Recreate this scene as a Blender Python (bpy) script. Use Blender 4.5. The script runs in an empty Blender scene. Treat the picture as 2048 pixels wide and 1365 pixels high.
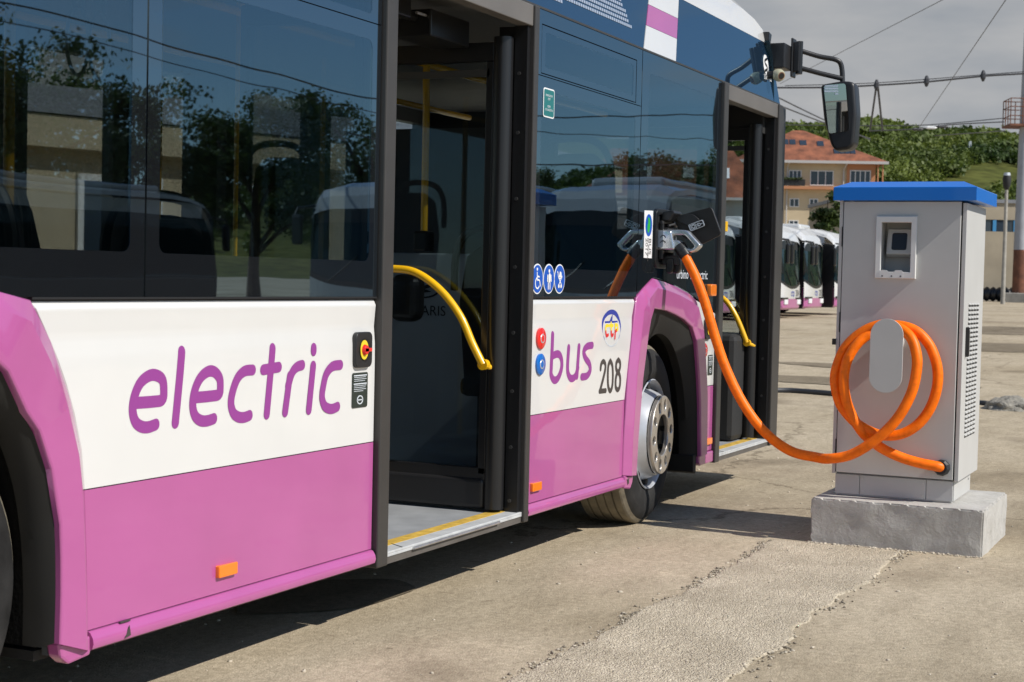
import bpy, bmesh, math, random
import numpy as np
from mathutils import Vector, Matrix, noise as mnoise

R = math.radians
C = bpy.context.scene.collection
scene = bpy.context.scene
random.seed(7)
rng = np.random.default_rng(11)

# ------------------------------------------------------------------ camera, sky, sun, exposure
FOC, YAW, PITCH, ROLL, CAMD = 3204.0, 0.430583, -0.03882, 0.022819, 2.811
CAMH = 1.28
F_ = Vector((math.cos(YAW)*math.cos(PITCH), math.sin(YAW)*math.cos(PITCH), math.sin(PITCH)))
R0 = Vector((math.sin(YAW), -math.cos(YAW), 0)); U0 = R0.cross(F_)
R_ = math.cos(ROLL)*R0 + math.sin(ROLL)*U0; U_ = R_.cross(F_)
cam = bpy.data.cameras.new('camera'); camo = bpy.data.objects.new('camera', cam); C.objects.link(camo)
M = Matrix((R_, U_, -F_)).transposed().to_4x4(); M.translation = Vector((0, -CAMD, CAMH))
camo.matrix_world = M
cam.sensor_width = 36.0; cam.lens = FOC*36/2048
cam.clip_start = 0.05; cam.clip_end = 3000
cam.dof.use_dof = True; cam.dof.focus_distance = 6.6; cam.dof.aperture_fstop = 9.0
scene.camera = camo

SUN_TRAVEL = Vector((0.085, 1.0, -0.93)).normalized()
SUN_EL = math.asin(-SUN_TRAVEL.z)
w = bpy.data.worlds.new('World'); scene.world = w; w.use_nodes = True
nt = w.node_tree; nt.nodes.clear()
out = nt.nodes.new('ShaderNodeOutputWorld'); bg = nt.nodes.new('ShaderNodeBackground')
sky = nt.nodes.new('ShaderNodeTexSky'); sky.sky_type = 'NISHITA'; sky.sun_disc = False
sky.sun_elevation = SUN_EL; sky.sun_rotation = math.atan2(-SUN_TRAVEL.x, -SUN_TRAVEL.y)
sky.air_density = 1.0; sky.dust_density = 0.15; sky.ozone_density = 4.0
geo = nt.nodes.new('ShaderNodeTexCoord')
mp = nt.nodes.new('ShaderNodeMapping'); mp.inputs['Scale'].default_value = (2.2, 2.2, 7.5)
nz = nt.nodes.new('ShaderNodeTexNoise'); nz.inputs['Scale'].default_value = 2.0; nz.inputs['Detail'].default_value = 7; nz.inputs['Roughness'].default_value = 0.55
rampc = nt.nodes.new('ShaderNodeValToRGB'); rampc.color_ramp.elements[0].position = 0.36; rampc.color_ramp.elements[1].position = 0.62
rampc.color_ramp.elements[0].color = (0, 0, 0, 1); rampc.color_ramp.elements[1].color = (1, 1, 1, 1)
# the cloud bank lies ahead of the bus and thins out towards the sun side
dotn = nt.nodes.new('ShaderNodeVectorMath'); dotn.operation = 'DOT_PRODUCT'; dotn.inputs[1].default_value = (0.62, 0.78, 0.0)
bank = nt.nodes.new('ShaderNodeMapRange'); bank.inputs[1].default_value = 0.25; bank.inputs[2].default_value = 0.74; bank.inputs[3].default_value = -0.85; bank.inputs[4].default_value = 0.85
addm = nt.nodes.new('ShaderNodeMath'); addm.operation = 'ADD'; addm.use_clamp = True
nz2 = nt.nodes.new('ShaderNodeTexNoise'); nz2.inputs['Scale'].default_value = 3.4; nz2.inputs['Detail'].default_value = 6
cl = nt.nodes.new('ShaderNodeValToRGB')
cl.color_ramp.elements[0].position = 0.30; cl.color_ramp.elements[0].color = (3.2, 3.5, 3.9, 1)
cl.color_ramp.elements[1].position = 0.70; cl.color_ramp.elements[1].color = (5.4, 5.35, 5.3, 1)
mix = nt.nodes.new('ShaderNodeMix'); mix.data_type = 'RGBA'
L = nt.links.new
L(geo.outputs['Generated'], mp.inputs[0]); L(mp.outputs[0], nz.inputs['Vector']); L(mp.outputs[0], nz2.inputs['Vector'])
L(nz.outputs['Fac'], rampc.inputs[0]); L(geo.outputs['Generated'], dotn.inputs[0]); L(dotn.outputs['Value'], bank.inputs[0])
L(rampc.outputs[0], addm.inputs[0]); L(bank.outputs[0], addm.inputs[1])
L(addm.outputs[0], mix.inputs[0]); L(nz2.outputs['Fac'], cl.inputs[0])
L(sky.outputs[0], mix.inputs[6]); L(cl.outputs[0], mix.inputs[7]); L(mix.outputs[2], bg.inputs[0])
bg.inputs[1].default_value = 0.095
L(bg.outputs[0], out.inputs[0])

sd = bpy.data.lights.new('sun', 'SUN'); so = bpy.data.objects.new('sun', sd); C.objects.link(so)
sd.energy = 4.7; sd.angle = R(0.53); sd.color = (1.0, 0.955, 0.885)
so.rotation_euler = SUN_TRAVEL.to_track_quat('-Z', 'Y').to_euler()
so.location = (0, -30, 40)
scene.view_settings.view_transform = 'Standard'; scene.view_settings.look = 'None'
scene.view_settings.exposure = 0.0; scene.view_settings.gamma = 1.0
scene.view_settings.use_curve_mapping = False
scene.cycles.max_bounces = 10; scene.cycles.transparent_max_bounces = 16
scene.cycles.glossy_bounces = 4; scene.cycles.diffuse_bounces = 3

DATA = {
 'electric': [[[3.619, 0.91], [3.696, 0.909], [3.735, 0.912], [3.741, 0.935], [3.735, 0.967], [3.71, 0.982], [3.676, 0.984], [3.635, 0.966], [3.609, 0.93], [3.601, 0.891], [3.613, 0.859], [3.638, 0.843], [3.67, 0.838], [3.706, 0.843]], [[3.825, 1.047], [3.797, 0.841]], [[3.894, 0.909], [3.971, 0.909], [4.012, 0.912], [4.018, 0.933], [4.013, 0.961], [3.986, 0.981], [3.953, 0.983], [3.915, 0.965], [3.889, 0.93], [3.88, 0.889], [3.891, 0.857], [3.918, 0.84], [3.951, 0.836], [3.987, 0.84]], [[4.19, 0.978], [4.145, 0.976], [4.108, 0.956], [4.083, 0.916], [4.075, 0.88], [4.089, 0.85], [4.117, 0.836], [4.147, 0.833], [4.176, 0.837]], [[4.301, 1.042], [4.272, 0.834]], [[4.248, 0.976], [4.337, 0.981]], [[4.403, 0.949], [4.378, 0.834]], [[4.393, 0.917], [4.416, 0.959], [4.444, 0.977], [4.476, 0.982]], [[4.544, 0.977], [4.521, 0.832]], [[4.547, 1.036], [4.546, 1.026]], [[4.719, 0.973], [4.667, 0.97], [4.628, 0.946], [4.61, 0.906], [4.603, 0.87], [4.618, 0.841], [4.644, 0.829], [4.672, 0.826], [4.704, 0.831]]],
 'bus': [[[6.553, 1.035], [6.544, 0.893], [6.546, 0.855], [6.581, 0.831], [6.624, 0.839], [6.658, 0.874], [6.663, 0.91], [6.643, 0.938], [6.608, 0.948], [6.557, 0.941]], [[6.74, 0.972], [6.732, 0.876], [6.758, 0.837], [6.796, 0.829], [6.833, 0.842], [6.855, 0.875]], [[6.863, 0.973], [6.846, 0.837]], [[7.028, 0.975], [6.961, 0.971], [6.923, 0.949], [6.945, 0.918], [6.996, 0.888], [7.008, 0.857], [6.97, 0.833], [6.906, 0.831]]],
 'num': [[[7.143, 0.858], [7.149, 0.88], [7.175, 0.893], [7.201, 0.881], [7.205, 0.857], [7.186, 0.819], [7.146, 0.759]], [[7.137, 0.751], [7.217, 0.75]], [[7.269, 0.893], [7.298, 0.867], [7.308, 0.819], [7.303, 0.767], [7.277, 0.745], [7.249, 0.77], [7.24, 0.822], [7.244, 0.87], [7.269, 0.893]], [[7.378, 0.894], [7.401, 0.881], [7.406, 0.861], [7.394, 0.842], [7.376, 0.834], [7.355, 0.845], [7.348, 0.864], [7.355, 0.883], [7.378, 0.894]], [[7.376, 0.834], [7.402, 0.816], [7.411, 0.79], [7.404, 0.758], [7.379, 0.745], [7.352, 0.759], [7.347, 0.79], [7.355, 0.816], [7.376, 0.834]]],
 'stickerpoly': [[[7.697, 1.643], [7.825, 1.647], [7.821, 1.402], [7.701, 1.402]]],
 'grille': [[[6.544, 2.514], [7.345, 2.648], [7.494, 2.52]]],
 'plug_outer': [[0.011, 1.553], [-0.059, 1.554], [-0.124, 1.554], [-0.157, 1.551], [-0.188, 1.52], [-0.23, 1.478], [-0.226, 1.465], [-0.203, 1.443], [-0.179, 1.436], [-0.16, 1.443], [-0.152, 1.452], [-0.139, 1.467], [-0.103, 1.436], [-0.088, 1.451], [0.008, 1.45]],
 'plug_hole': [[-0.057, 1.519], [-0.067, 1.526], [-0.143, 1.527], [-0.17, 1.499], [-0.197, 1.471], [-0.193, 1.46], [-0.174, 1.454], [-0.158, 1.458], [-0.112, 1.5], [-0.074, 1.502], [-0.061, 1.506]],
 'plug_port': [[0.037, 1.64], [0.025, 1.654], [-0.05, 1.648], [-0.062, 1.631], [-0.07, 1.405], [-0.045, 1.365], [0.02, 1.364], [0.03, 1.385]],
 'plug_collar': [[-0.118, 1.453], [-0.156, 1.406], [-0.143, 1.43]],
 'flap': [[-0.039, 1.622], [-0.148, 1.653], [-0.25, 1.678], [-0.308, 1.535], [-0.201, 1.482], [-0.094, 1.518]],
 'flap_label': [[-0.133, 1.582], [-0.212, 1.611], [-0.226, 1.579], [-0.148, 1.548]],
 'plug_ce': [[-0.031, 1.516], [-0.031, 1.49], [-0.029, 1.51]],
 'flap2': [[-0.056, 1.621], [-0.12, 1.642], [-0.159, 1.636], [-0.195, 1.609], [-0.135, 1.578], [-0.083, 1.596]],
 'cable_hang': [[7.93, -0.133, 1.438], [7.93, -0.159, 1.394], [7.929, -0.202, 1.317], [7.928, -0.245, 1.22], [7.928, -0.283, 1.113], [7.927, -0.325, 0.99], [7.927, -0.382, 0.846], [7.926, -0.475, 0.676], [7.926, -0.592, 0.534], [7.926, -0.73, 0.444], [7.925, -0.864, 0.42]],
 'cable_coil': [[7.86, -0.946, 0.424], [7.85, -1.044, 0.447], [7.84, -1.131, 0.498], [7.845, -1.213, 0.568], [7.85, -1.284, 0.655], [7.86, -1.335, 0.761], [7.87, -1.355, 0.856], [7.88, -1.356, 0.941], [7.9, -1.328, 1.024], [7.92, -1.281, 1.069], [7.935, -1.206, 1.097], [7.93, -1.131, 1.085], [7.925, -1.057, 1.042], [7.92, -0.993, 0.971], [7.915, -0.96, 0.884], [7.91, -0.952, 0.807], [7.91, -0.979, 0.702], [7.91, -1.037, 0.628], [7.91, -1.104, 0.581], [7.915, -1.189, 0.552], [7.925, -1.282, 0.562], [7.935, -1.363, 0.616], [7.945, -1.419, 0.704], [7.95, -1.445, 0.809], [7.955, -1.439, 0.904], [7.96, -1.402, 0.997], [7.96, -1.344, 1.061], [7.96, -1.277, 1.089], [7.965, -1.2, 1.09], [7.94, -1.135, 1.064], [7.9, -1.064, 1.003], [7.88, -1.018, 0.917], [7.87, -1.005, 0.821], [7.87, -1.018, 0.725], [7.88, -1.051, 0.64], [7.9, -1.097, 0.564], [7.93, -1.14, 0.518], [7.95, -1.204, 0.475], [7.965, -1.287, 0.441], [7.98, -1.37, 0.42], [7.995, -1.454, 0.407], [8.03, -1.475, 0.399]],
 'rail_leaf': [[6.1, 0.782, 1.321], [6.1, 0.586, 1.313], [6.1, 0.458, 1.299], [6.1, 0.335, 1.226], [6.1, 0.237, 1.118], [6.1, 0.175, 1.001], [6.1, 0.124, 0.914]],
 'rail_front': [[9.92, 0.282, 1.208], [9.92, 0.221, 1.161], [9.92, 0.162, 1.076], [9.92, 0.119, 0.988], [9.92, 0.084, 0.906]],
 'mirror_arm': [[10.23, -0.13, 2.79], [10.28, -0.23, 2.76], [10.32, -0.33, 2.74], [10.34, -0.36, 2.7], [10.34, -0.37, 2.6]],
 'mirror_arm2': [[10.23, -0.13, 2.68], [10.27, -0.24, 2.65], [10.33, -0.37, 2.62]],
 'mirror_brk': [[10.16, 0.02, 2.82], [10.23, -0.14, 2.65], [10.21, -0.08, 2.86], [10.23, -0.13, 2.83], [10.2, -0.06, 2.83], [10.23, -0.14, 2.67]],
 'mirror_head': [[10.27, -0.24, 2.58], [10.34, -0.39, 2.6], [10.37, -0.46, 2.59], [10.37, -0.48, 2.39], [10.36, -0.47, 2.19], [10.35, -0.44, 2.16], [10.31, -0.35, 2.15], [10.29, -0.32, 2.19], [10.28, -0.27, 2.35]],
 'mirror_glass': [[10.23, -0.27, 2.57], [10.3, -0.41, 2.58], [10.3, -0.44, 2.28], [10.24, -0.31, 2.26]],
 'mirror_glass2': [[10.24, -0.32, 2.25], [10.3, -0.44, 2.26], [10.3, -0.46, 2.18], [10.29, -0.44, 2.16], [10.26, -0.37, 2.16], [10.25, -0.35, 2.18]],
 'camera_pos': [9.92, -0.07, 2.6],
 'antenna': [9.99, 0.05, 2.89],
 'logo_s': [9.901, 0.0, 2.663],
 'logo_txt': [9.955, 0.0, 2.591],
 'hose': [[17.83, 2.36, 0.03], [18.11, 2.02, 0.04], [18.11, 1.79, 0.04], [17.96, 1.41, 0.04], [17.72, 0.96, 0.03], [17.62, 0.45, 0.03], [17.74, 0.1, 0.03], [17.82, -0.21, 0.03], [17.65, -0.39, 0.03]],
 'lump': [[17.36, -0.4, 0.03], [17.49, -0.77, 0.03]],
 'wire_main': [[44.21, 11.74, 6.88], [45.23, 9.53, 6.94], [45.77, 8.35, 6.98], [46.33, 7.14, 7.07], [46.94, 5.84, 7.2], [47.62, 4.37, 7.4], [48.11, 3.31, 7.5], [48.55, 2.37, 7.61]],
 'wire_main2': [[45.24, 9.53, 7.0], [46.34, 7.14, 7.14], [47.62, 4.38, 7.44], [48.55, 2.37, 7.66]],
 'wire_low': [[58.89, 13.4, 7.27], [60.3, 10.34, 7.31], [61.24, 8.3, 7.4], [62.4, 5.79, 7.71]],
 'wire_low2': [[60.29, 10.33, 7.12], [61.08, 8.63, 7.24], [61.55, 7.62, 7.42], [62.4, 5.78, 7.57]],
 'hanger': [[48.23, 7.7, 5.95], [46.33, 7.15, 7.01], [46.35, 7.1, 7.01], [48.39, 7.36, 5.96]],
 'wire_d1': [[68.75, 16.17, 10.06], [41.03, 4.43, 8.48], [35.31, 2.44, 7.96]],
 'wire_d2': [[61.06, 8.67, 7.28], [31.27, 1.54, 6.71], [27.28, 0.62, 6.56]],
 'wire_d3': [[58.87, 13.52, 8.3], [69.51, 14.36, 8.53], [80.38, 14.69, 8.62]],
 'wire_d4': [[58.87, 13.51, 8.02], [69.51, 14.36, 8.4], [80.38, 14.69, 8.67]],
 'wire_far': [[132.82, 20.85, 13.66], [104.01, 11.44, 11.21]],
 'ins': [[46.94, 5.84, 7.22], [47.62, 4.37, 7.41], [46.33, 7.14, 7.07]],
 'ins2': [[61.04, 8.72, 7.22], [61.25, 8.26, 7.29], [61.43, 7.87, 7.34]],
 'pylon': [[391.35, 58.63, 26.62], [391.59, 58.98, 36.1]],
 'lamp': [[93.53, 9.78, 5.93], [93.58, 9.84, 7.75]],
 'pole': [[102.0, 10.02, 0.61], [102.28, 10.28, 9.87], [102.4, 10.26, 12.47], [101.9, 11.2, 10.92], [101.94, 11.26, 12.45]],
 'hill': [[422.73, 111.73, 43.18], [425.38, 106.02, 43.86], [430.64, 94.55, 43.62], [437.83, 78.76, 42.13], [441.89, 69.81, 41.15], [448.6, 55.15, 40.44]],
 'apt': [[201.43, 51.65, 17.29], [206.7, 40.2, 17.45], [209.15, 52.03, 21.72], [203.57, 46.32, 10.07], [205.84, 41.38, 10.2]],
 'house': [[145.3, 41.66, 13.82], [145.88, 40.02, 9.65], [144.7, 42.57, 9.58], [143.53, 45.12, 9.52]],
 'beige': [[18.8, 14.02, 3.58], [23.87, 12.1, 3.58]],
 'bush': [[93.9, 20.9, 5.18], [94.25, 20.28, 6.68]],
 'wall_r': [[103.49, 12.22, 0.55], [108.49, 10.49, 0.58]],
 'pipe': [[101.97, 12.75, 0.54], [106.91, 11.03, 0.57]],
 'cam': [3204.019, 0.430583, -0.03882, 0.022819, 2.811],
}

# ------------------------------------------------------------------ materials
def new_mat(name):
    m = bpy.data.materials.new(name); m.use_nodes = True
    return m, m.node_tree, m.node_tree.nodes['Principled BSDF']

def mat(name, col, rough=0.5, metal=0.0, coat=0.0, ior=1.5, noise=0.0, nscale=8.0, bump=0.0, bscale=60.0, emit=None, spec=0.5):
    m, t, b = new_mat(name)
    b.inputs['Base Color'].default_value = (*col, 1); b.inputs['Roughness'].default_value = rough
    b.inputs['Metallic'].default_value = metal; b.inputs['Coat Weight'].default_value = coat
    b.inputs['Coat Roughness'].default_value = 0.03; b.inputs['IOR'].default_value = ior
    b.inputs['Specular IOR Level'].default_value = spec
    tc = t.nodes.new('ShaderNodeTexCoord')
    if noise:
        n = t.nodes.new('ShaderNodeTexNoise'); n.inputs['Scale'].default_value = nscale; n.inputs['Detail'].default_value = 6
        t.links.new(tc.outputs['Object'], n.inputs['Vector'])
        mr = t.nodes.new('ShaderNodeMapRange'); mr.inputs[1].default_value = 0.3; mr.inputs[2].default_value = 0.7
        mr.inputs[3].default_value = 1 - noise; mr.inputs[4].default_value = 1 + noise
        t.links.new(n.outputs['Fac'], mr.inputs[0])
        mx = t.nodes.new('ShaderNodeVectorMath'); mx.operation = 'SCALE'; mx.inputs[0].default_value = col
        t.links.new(mr.outputs[0], mx.inputs['Scale']); t.links.new(mx.outputs[0], b.inputs['Base Color'])
        mr2 = t.nodes.new('ShaderNodeMapRange'); mr2.inputs[3].default_value = max(0.0, rough - noise*.5); mr2.inputs[4].default_value = min(1, rough + noise*.5)
        t.links.new(n.outputs['Fac'], mr2.inputs[0]); t.links.new(mr2.outputs[0], b.inputs['Roughness'])
    if bump:
        n2 = t.nodes.new('ShaderNodeTexNoise'); n2.inputs['Scale'].default_value = bscale; n2.inputs['Detail'].default_value = 5
        t.links.new(tc.outputs['Object'], n2.inputs['Vector'])
        bp = t.nodes.new('ShaderNodeBump'); bp.inputs['Strength'].default_value = 1.0; bp.inputs['Distance'].default_value = bump
        t.links.new(n2.outputs['Fac'], bp.inputs['Height']); t.links.new(bp.outputs[0], b.inputs['Normal'])
    if emit:
        b.inputs['Emission Color'].default_value = (*col, 1); b.inputs['Emission Strength'].default_value = emit
    return m

GLASS_IOR = 2.4
def glass(name, tint, wave=0.0010, wscale=1.6, ior=GLASS_IOR, opaque=None, gtint=(.60, .84, 1.0)):
    """Dark tinted glazing: Fresnel mix of a sharp reflection over a tinted see-through (or opaque black) body, slightly wavy."""
    m = bpy.data.materials.new(name); m.use_nodes = True; t = m.node_tree; t.nodes.clear()
    o = t.nodes.new('ShaderNodeOutputMaterial'); mx = t.nodes.new('ShaderNodeMixShader')
    fr = t.nodes.new('ShaderNodeFresnel'); fr.inputs['IOR'].default_value = ior
    gm = t.nodes.new('ShaderNodeNewGeometry'); im = t.nodes.new('ShaderNodeMapRange'); im.inputs[3].default_value = ior; im.inputs[4].default_value = 1/ior
    t.links.new(gm.outputs['Backfacing'], im.inputs[0]); t.links.new(im.outputs[0], fr.inputs['IOR'])   # the same reflectance from both sides of a thin pane
    gl = t.nodes.new('ShaderNodeBsdfGlossy'); gl.inputs['Roughness'].default_value = 0.012; gl.inputs['Color'].default_value = (*gtint, 1)
    if opaque is None:
        tr = t.nodes.new('ShaderNodeBsdfTransparent'); tr.inputs[0].default_value = (*tint, 1)
    else:
        tr = t.nodes.new('ShaderNodeBsdfDiffuse'); tr.inputs[0].default_value = (*opaque, 1)
    tc = t.nodes.new('ShaderNodeTexCoord'); n = t.nodes.new('ShaderNodeTexNoise'); n.inputs['Scale'].default_value = wscale; n.inputs['Detail'].default_value = 1.0
    mpn = t.nodes.new('ShaderNodeMapping'); mpn.inputs['Scale'].default_value = (1.0, 1.0, 1.6)
    t.links.new(tc.outputs['Object'], mpn.inputs[0]); t.links.new(mpn.outputs[0], n.inputs['Vector'])
    bp = t.nodes.new('ShaderNodeBump'); bp.inputs['Strength'].default_value = 1.0; bp.inputs['Distance'].default_value = wave
    t.links.new(n.outputs['Fac'], bp.inputs['Height'])
    t.links.new(bp.outputs[0], gl.inputs['Normal']); t.links.new(bp.outputs[0], fr.inputs['Normal'])
    t.links.new(fr.outputs[0], mx.inputs[0]); t.links.new(tr.outputs[0], mx.inputs[1]); t.links.new(gl.outputs[0], mx.inputs[2])
    t.links.new(mx.outputs[0], o.inputs[0])
    return m

def paint(name, col, dirt=0.05):
    m = mat(name, col, rough=0.32, coat=1.0, noise=dirt, nscale=3.0)
    t = m.node_tree; tc = t.nodes.new('ShaderNodeTexCoord'); n = t.nodes.new('ShaderNodeTexNoise'); n.inputs['Scale'].default_value = 2.2; n.inputs['Detail'].default_value = 2
    t.links.new(tc.outputs['Object'], n.inputs['Vector']); bp = t.nodes.new('ShaderNodeBump'); bp.inputs['Distance'].default_value = .0035; t.links.new(n.outputs['Fac'], bp.inputs['Height'])
    t.links.new(bp.outputs[0], t.nodes['Principled BSDF'].inputs['Coat Normal'])      # slight waviness of the panels
    return m

X_ = {}
X_['purple'] = paint('purple paint', (0.445, 0.100, 0.298))
X_['white'] = paint('white paint', (0.70, 0.695, 0.675), 0.02)
X_['letter'] = mat('purple vinyl', (0.28, 0.05, 0.265), 0.35)
X_['glass'] = glass('tinted window glass', (0.49, 0.51, 0.51))
X_['clear'] = glass('clear glass', (0.88, 0.91, 0.91), wave=0.0004, ior=1.4)
X_['leafglass'] = glass('door glass', (0.72, 0.76, 0.78), wave=0.0003, ior=1.45)
X_['black_glass'] = glass('black glass border', (0, 0, 0), opaque=(0.010, 0.011, 0.013), ior=3.05)
X_['band'] = glass('dark gloss roof band', (0, 0, 0), wave=0.0003, wscale=.8, opaque=(0.010, 0.022, 0.042), ior=3.0)
X_['seal'] = mat('black rubber seal', (0.012, 0.012, 0.013), 0.6)
X_['jamb'] = mat('dark anodised jamb', (0.043, 0.040, 0.037), 0.45, noise=.12, nscale=5)
X_['header'] = mat('grey brown header', (0.13, 0.12, 0.11), 0.5, noise=.1, nscale=4)
X_['black'] = mat('satin black', (0.012, 0.012, 0.013), 0.32)
X_['matblack'] = mat('matt black', (0.02, 0.02, 0.02), 0.7)
X_['blackplastic'] = mat('black plastic', (0.018, 0.018, 0.019), 0.4, bump=.0002, bscale=400)
X_['interior'] = mat('dark interior lining', (0.085, 0.09, 0.095), 0.6)
X_['ceiling'] = mat('pale ceiling lining', (0.17, 0.17, 0.17), 0.6)
X_['floorin'] = mat('grey bus floor', (0.30, 0.31, 0.32), 0.6, noise=.14, nscale=7, bump=.0003, bscale=300)
X_['alu'] = mat('aluminium', (0.55, 0.55, 0.55), 0.35, metal=.8, noise=.15, nscale=20)
X_['sillgrey'] = mat('grey sill', (0.50, 0.51, 0.51), 0.55, noise=.12, nscale=14)
X_['sillface'] = mat('sill side face', (0.105, 0.095, 0.085), 0.55, noise=.2, nscale=9)
X_['yellowtape'] = mat('yellow tape', (0.62, 0.40, 0.07), 0.6, noise=.25, nscale=25)
X_['yellow'] = mat('yellow handrail', (0.90, 0.50, 0.012), 0.25, coat=.6)
X_['seat'] = mat('seat fabric', (0.03, 0.03, 0.035), 0.8)
X_['greyboard'] = mat('grey board', (0.42, 0.47, 0.51), 0.5)
X_['rubber'] = mat('arch rubber', (0.013, 0.0125, 0.011), 0.7, noise=.25, nscale=6)
X_['liner'] = mat('arch liner', (0.006, 0.006, 0.006), 0.9, spec=.1, bump=.004, bscale=70)
X_['tyre'] = mat('tyre rubber', (0.024, 0.0235, 0.023), 0.75, spec=.25, noise=.45, nscale=9, bump=.0006, bscale=90)
X_['tread'] = mat('dusty tread', (0.19, 0.165, 0.12), 0.8, noise=.35, nscale=10, bump=.002, bscale=60)
X_['rim'] = mat('silver rim', (0.55, 0.57, 0.60), 0.35, metal=.35, noise=.1, nscale=9)
X_['chrome'] = mat('chrome ring', (0.62, 0.58, 0.53), 0.33, metal=.8, noise=.1, nscale=14)
X_['steel'] = mat('dark steel', (0.10, 0.10, 0.10), 0.4, metal=.7)
X_['amber'] = mat('amber lens', (0.95, 0.22, 0.005), 0.2, coat=1.0)
X_['red'] = mat('red plastic', (0.75, 0.02, 0.015), 0.25, coat=.6)
X_['bluebtn'] = mat('blue plastic', (0.0, 0.13, 0.50), 0.25, coat=.6)
X_['iconblue'] = mat('icon blue', (0.01, 0.09, 0.46), 0.35)
X_['iconwhite'] = mat('icon white', (0.80, 0.80, 0.80), 0.4)
X_['numgrey'] = mat('number grey', (0.055, 0.050, 0.045), 0.4)
X_['logoblue'] = mat('emblem blue', (0.02, 0.045, 0.32), 0.4)
X_['logoyellow'] = mat('emblem yellow', (0.80, 0.60, 0.03), 0.4)
X_['logored'] = mat('emblem red', (0.65, 0.02, 0.02), 0.4)
X_['logopale'] = mat('emblem pale', (0.62, 0.66, 0.70), 0.4)
X_['teal'] = mat('exit sticker teal', (0.02, 0.16, 0.16), 0.4)
X_['stickerdark'] = mat('dark sticker', (0.025, 0.035, 0.028), 0.4)
X_['green'] = mat('emblem green', (0.03, 0.40, 0.06), 0.4)
X_['orange'] = mat('orange cable sheath', (1.0, 0.180, 0.0), 0.45, spec=.3, noise=.16, nscale=30, bump=.0006, bscale=45)
X_['cab'] = mat('grey cabinet paint', (0.53, 0.525, 0.505), 0.42, noise=.03, nscale=5)
X_['cabwhite'] = mat('pale frame paint', (0.72, 0.72, 0.70), 0.4)
X_['cablue'] = mat('blue cap paint', (0.0, 0.155, 0.60), 0.35, coat=.3)
X_['plugmetal'] = mat('plug cast aluminium', (0.66, 0.68, 0.70), 0.22, metal=.85, noise=.06, nscale=40)
X_['mirror'] = mat('mirror glass', (0.80, 0.80, 0.80), 0.01, metal=1.0)
X_['cream'] = mat('cream camera shell', (0.42, 0.40, 0.28), 0.35)
X_['mesh'] = mat('perforated grille', (0.30, 0.36, 0.46), 0.5)
X_['screen'] = mat('dark display', (0.02, 0.021, 0.02), 0.12)
X_['wire'] = mat('wire', (0.05, 0.05, 0.055), 0.5)
X_['paleSteel'] = mat('galvanised steel', (0.50, 0.54, 0.56), 0.45, metal=.2)
X_['rust'] = mat('rusty steel', (0.17, 0.07, 0.04), 0.8, noise=.4, nscale=3)
X_['polegrey'] = mat('grey painted steel', (0.36, 0.37, 0.39), 0.5, noise=.1, nscale=1.5)
X_['bark'] = mat('bark', (0.09, 0.065, 0.045), 0.9, noise=.3, nscale=4)
X_['facade'] = mat('cream render', (0.57, 0.46, 0.30), 0.9, noise=.08, nscale=.6)
X_['facorange'] = mat('orange render', (0.48, 0.22, 0.11), 0.9, noise=.08, nscale=.6)
X_['rooftile'] = mat('red roof tile', (0.25, 0.088, 0.045), 0.85, noise=.42, nscale=.9, bump=.05, bscale=4)
X_['winglass'] = mat('window pane', (0.035, 0.05, 0.07), 0.08)
X_['winframe'] = mat('white window frame', (0.75, 0.75, 0.75), 0.5)
X_['gutter'] = mat('pale gutter', (0.50, 0.48, 0.46), 0.5)
X_['beige'] = mat('beige render', (0.50, 0.42, 0.29), 0.9, noise=.12, nscale=.8)
X_['greyroof'] = mat('grey roof', (0.22, 0.23, 0.25), 0.8, noise=.15, nscale=.5)
X_['depotwall'] = mat('depot wall', (0.36, 0.31, 0.23), 0.9, noise=.14, nscale=.6)
X_['bluestrip'] = mat('blue frame', (0.05, 0.25, 0.5), 0.5)
X_['concrete2'] = mat('footing concrete', (0.36, 0.34, 0.30), 0.9, noise=.2, nscale=3, bump=.01, bscale=9)
X_['silver'] = paint('silver bus paint', (0.34, 0.345, 0.35), .05)
X_['windark'] = glass('parked bus glass', (0, 0, 0), wave=0.002, opaque=(0.012, 0.018, 0.018), ior=1.38)
X_['crumb'] = mat('dark crumb', (0.26, 0.225, 0.17), 0.95, noise=.4, nscale=60)
X_['stone'] = mat('pebble', (0.50, 0.44, 0.345), 0.9, noise=.3, nscale=30)
X_['lump'] = mat('rubble', (0.27, 0.25, 0.21), 0.95, noise=.35, nscale=20, bump=.02, bscale=30)

def leaf_mat(name, c1, c2, sc):
    m, t, b = new_mat(name)
    tc = t.nodes.new('ShaderNodeTexCoord'); n = t.nodes.new('ShaderNodeTexNoise'); n.inputs['Scale'].default_value = sc; n.inputs['Detail'].default_value = 3
    r = t.nodes.new('ShaderNodeValToRGB'); r.color_ramp.elements[0].position = .35; r.color_ramp.elements[1].position = .65
    r.color_ramp.elements[0].color = (*c1, 1); r.color_ramp.elements[1].color = (*c2, 1)
    t.links.new(tc.outputs['Object'], n.inputs['Vector']); t.links.new(n.outputs['Fac'], r.inputs[0]); t.links.new(r.outputs[0], b.inputs['Base Color'])
    b.inputs['Roughness'].default_value = 0.6
    tl = t.nodes.new('ShaderNodeBsdfTranslucent'); t.links.new(r.outputs[0], tl.inputs[0])
    mx = t.nodes.new('ShaderNodeMixShader'); mx.inputs[0].default_value = .3
    o = t.nodes['Material Output']; t.links.new(b.outputs[0], mx.inputs[1]); t.links.new(tl.outputs[0], mx.inputs[2]); t.links.new(mx.outputs[0], o.inputs[0])
    return m
X_['leaf'] = leaf_mat('tree leaf', (0.035, 0.06, 0.012), (0.08, 0.12, 0.025), .5)
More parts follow.
